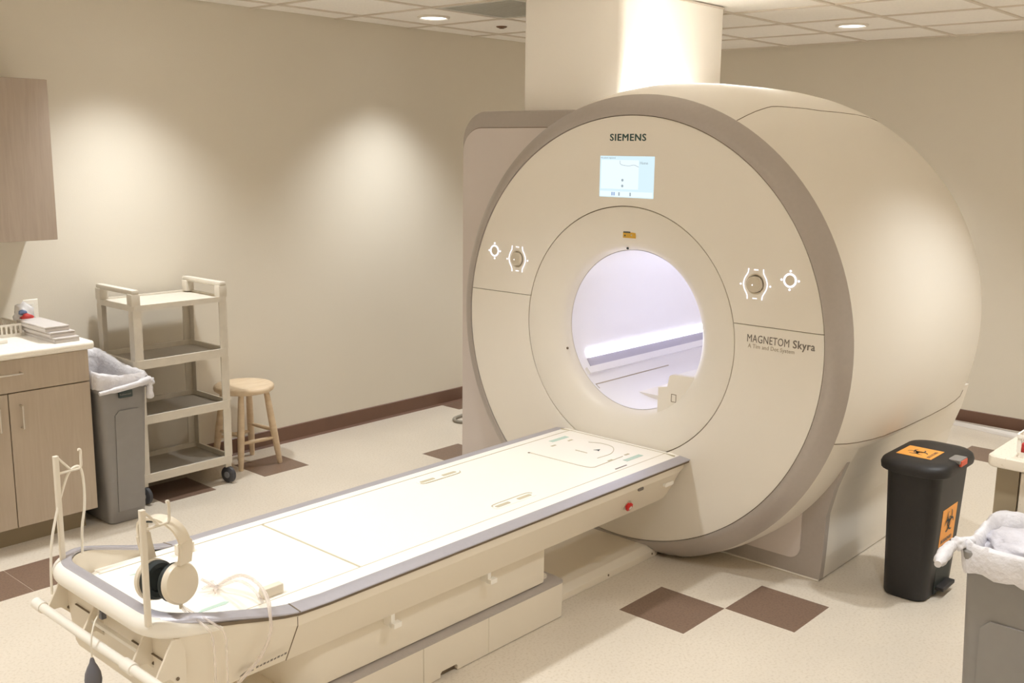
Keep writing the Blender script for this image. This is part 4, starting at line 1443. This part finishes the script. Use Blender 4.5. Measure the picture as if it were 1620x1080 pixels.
bm = BM()
loft(bm, [rr_at(4.055, 4.385, 1.365, 1.535, 0.05, 0.002), rr_at(4.048, 4.392, 1.358, 1.540, 0.055, 0.012), rr_at(4.035, 4.405, 1.342, 1.548, 0.06, 0.30), rr_at(4.022, 4.415, 1.332, 1.555, 0.06, 0.552)])
build('body', bm, 'black', bb, 40)
lid = BM()
loft(lid, [rr_at(3.995, 4.405, 1.310, 1.572, 0.085, 0.548), rr_at(3.980, 4.418, 1.300, 1.580, 0.10, 0.553), rr_at(3.977, 4.420, 1.298, 1.582, 0.10, 0.572), rr_at(3.985, 4.414, 1.304, 1.576, 0.095, 0.588), rr_at(4.00, 4.40, 1.315, 1.565, 0.085, 0.597), rr_at(4.05, 4.36, 1.345, 1.54, 0.07, 0.600)])
lido = build('lid', lid, 'black', bb, 40)
build('catch', prism(BM(), rrect(4.150, 4.235, 1.296, 1.345, (0.012, 0.012, 0.004, 0.004), 5), 'z', 0.588, 0.6035, 0.003, 2), 'greybin', lido, 30)
build('catch_tip', box(BM(), 4.158, 4.228, 1.292, 1.305, 0.576, 0.600, 0.003, 2), 'redorange', lido, label='red-orange lid catch')
# pedal in its recess
build('pedal_recess', box(BM(), 4.15, 4.315, 1.3515, 1.37, 0.012, 0.135, 0.002), 'cushion', bb)
build('pedal', box(BM(), 4.165, 4.30, 1.318, 1.36, 0.028, 0.046, 0.006), 'black', bb)


def biohazard(parent, o, ux, uy, s):
    """crescent trefoil drawn with thin arcs; s = overall size"""
    o, ux, uy = Vector(o), Vector(ux).normalized(), Vector(uy).normalized()
    nz = ux.cross(uy)
    bm = BM()

    def arc(cx, cy, r, a0, a1, w):
        n = 14
        V = []
        for k in range(n + 1):
            a = R(a0 + (a1 - a0) * k / n)
            ww = w * (0.35 + 0.65 * math.sin(PI * k / n))
            V.append((bm.verts.new(o + ux * (cx + (r - ww) * math.cos(a)) * s + uy * (cy + (r - ww) * math.sin(a)) * s + nz * 0.0005), bm.verts.new(o + ux * (cx + (r + ww) * math.cos(a)) * s + uy * (cy + (r + ww) * math.sin(a)) * s + nz * 0.0005)))
        for (a1_, b1_), (a2_, b2_) in zip(V, V[1:]):
            bm.faces.new((a1_, b1_, b2_, a2_))
    for k in range(3):
        d = 90 + 120 * k
        arc(0.27 * math.cos(R(d)), 0.27 * math.sin(R(d)), 0.24, d + 40, d + 320, 0.055)
    arc(0, 0, 0.20, 0, 359, 0.02)
    arc(0, 0, 0.07, 0, 359, 0.05)
    build('biohazard_mark', bm, 'ink', parent, recalc=False)


s1 = build('biohazard_sticker', box(BM(), 4.095, 4.245, 1.392, 1.535, 0.5995, 0.6012), 'orange', lido, label='orange biohazard sticker on the lid')
biohazard(s1, (4.165, 1.470, 0.6014), (0, -1, 0), (1, 0, 0), 0.085)
place('sticker_text', text_mesh('BIOHAZARD', 0.019, (4.112, 1.405, 0.6014), (1, 0, 0), (0, 1, 0), bold=0.0004), 'tilebrown', s1)
bm = BM()
yy = lambda z: 1.342 - (z - 0.30) / 0.252 * 0.010 if z > 0.3 else 1.358 - (z - 0.012) / 0.288 * 0.016
V = [bm.verts.new((x, yy(z) - 0.0015 + dy, z)) for dy in (0, 0.004) for x, z in ((4.135, 0.225), (4.30, 0.225), (4.30, 0.385), (4.135, 0.385))]
for f in ((0, 1, 2, 3), (7, 6, 5, 4), (0, 4, 5, 1), (1, 5, 6, 2), (2, 6, 7, 3), (3, 7, 4, 0)):
    bm.faces.new([V[k] for k in f])
s2 = build('biohazard_sticker', bm, 'orange', bb, label='orange biohazard sticker on the side')
biohazard(s2, (4.217, yy(0.32) - 0.0032, 0.322), (1, 0, 0), (0, -0.045, 1), 0.105)
place('sticker_text', text_mesh('BIOHAZARD', 0.022, (4.148, yy(0.24) - 0.003, 0.238), (1, 0, 0), (0, -0.05, 1), bold=0.0004), 'tilebrown', s2)

# =================================================================== RIGHT COUNTER
rc = prism(BM(), rrect(3.212, 3.86, -0.6, 0.93, 0.03, 5), 'z', 0.878, 0.915, 0.010, 3)
solo('countertop', rc, 'counter2', 'cream rounded-edge countertop at the right edge beside the bin', 'countertop', smooth=35)
rcab = thing('base_cabinet', (3.53, 0.16, 0), 'cream base cabinet under the right countertop behind the grey bin', 'cabinet')
build('carcass', box(BM(), 3.262, 3.84, -0.58, 0.898, 0.09, 0.8775), 'counter2', rcab)
build('end_stile', box(BM(), 3.246, 3.262, 0.84, 0.905, 0.09, 0.8775, 0.002), 'kick', rcab)
build('toe_kick', box(BM(), 3.30, 3.80, -0.55, 0.86, 0.0, 0.09), 'kick', rcab)
for a, b in ((-0.57, 0.12), (0.125, 0.835)):
    dd = build('door', box(BM(), 3.245, 3.262, a, b, 0.10, 0.868, 0.002, 1), 'counter2', rcab)
    handle_bar(dd, (3.245, (a + b) / 2 - 0.06, 0.80), (3.245, (a + b) / 2 + 0.06, 0.80), (-0.026, 0, 0))
basket('supply_basket', 3.235, 3.62, 0.48, 0.858, 0.915, 0.072, 'white openwork plastic basket on the right countertop')
solo('paper_cup', lathe_z(BM(), [(0.022, 0.9195), (0.028, 0.985), (0.029, 0.987), (0.026, 0.985)], 3.29, 0.82, 24), 'plasticwhite', 'white paper cup standing in the right basket', 'cup', smooth=60)
solo('supply_pouch', box(BM(), 3.262, 3.285, 0.825, 0.848, 0.9195, 0.955, 0.003), 'redcloth', 'small red pouch standing in the corner of the right basket', 'pouch')

# =================================================================== FLOOR CABLES
rw = thing('cable_raceway', (7.05, 2.1, 0), 'white cable raceway lying along the baseboard behind the scanner', 'raceway')
bm = BM()
loft(bm, [[(7.112, 2.9, 0.001), (7.112, 2.9, 0.022), (7.09, 2.9, 0.026), (7.072, 2.9, 0.001)], [(7.095, 2.24, 0.001), (7.095, 2.24, 0.022), (7.07, 2.24, 0.026), (7.055, 2.24, 0.001)], [(7.075, 1.4, 0.001), (7.075, 1.4, 0.035), (6.94, 1.4, 0.040), (6.90, 1.4, 0.001)], [(7.075, -0.8, 0.001), (7.075, -0.8, 0.035), (6.94, -0.8, 0.040), (6.90, -0.8, 0.001)]])
build('channel', bm, 'raceway', rw)
build('channel_lid', tube(BM(), [(7.10, 2.9, 0.026), (7.083, 2.24, 0.027), (7.01, 1.4, 0.042), (7.01, -0.8, 0.042)], 0.006, 6), 'chrome', rw)
solo('floor_cable', tube(BM(), smoothpath([(5.1, 4.86, 0.012), (4.90, 4.82, 0.012), (4.76, 4.79, 0.012), (4.72, 4.72, 0.012), (4.76, 4.64, 0.012), (4.90, 4.50, 0.012), (5.1, 4.35, 0.012)]), 0.011, 8), 'cable', 'grey cable looping on the floor behind the side housing', 'cable', smooth=60)
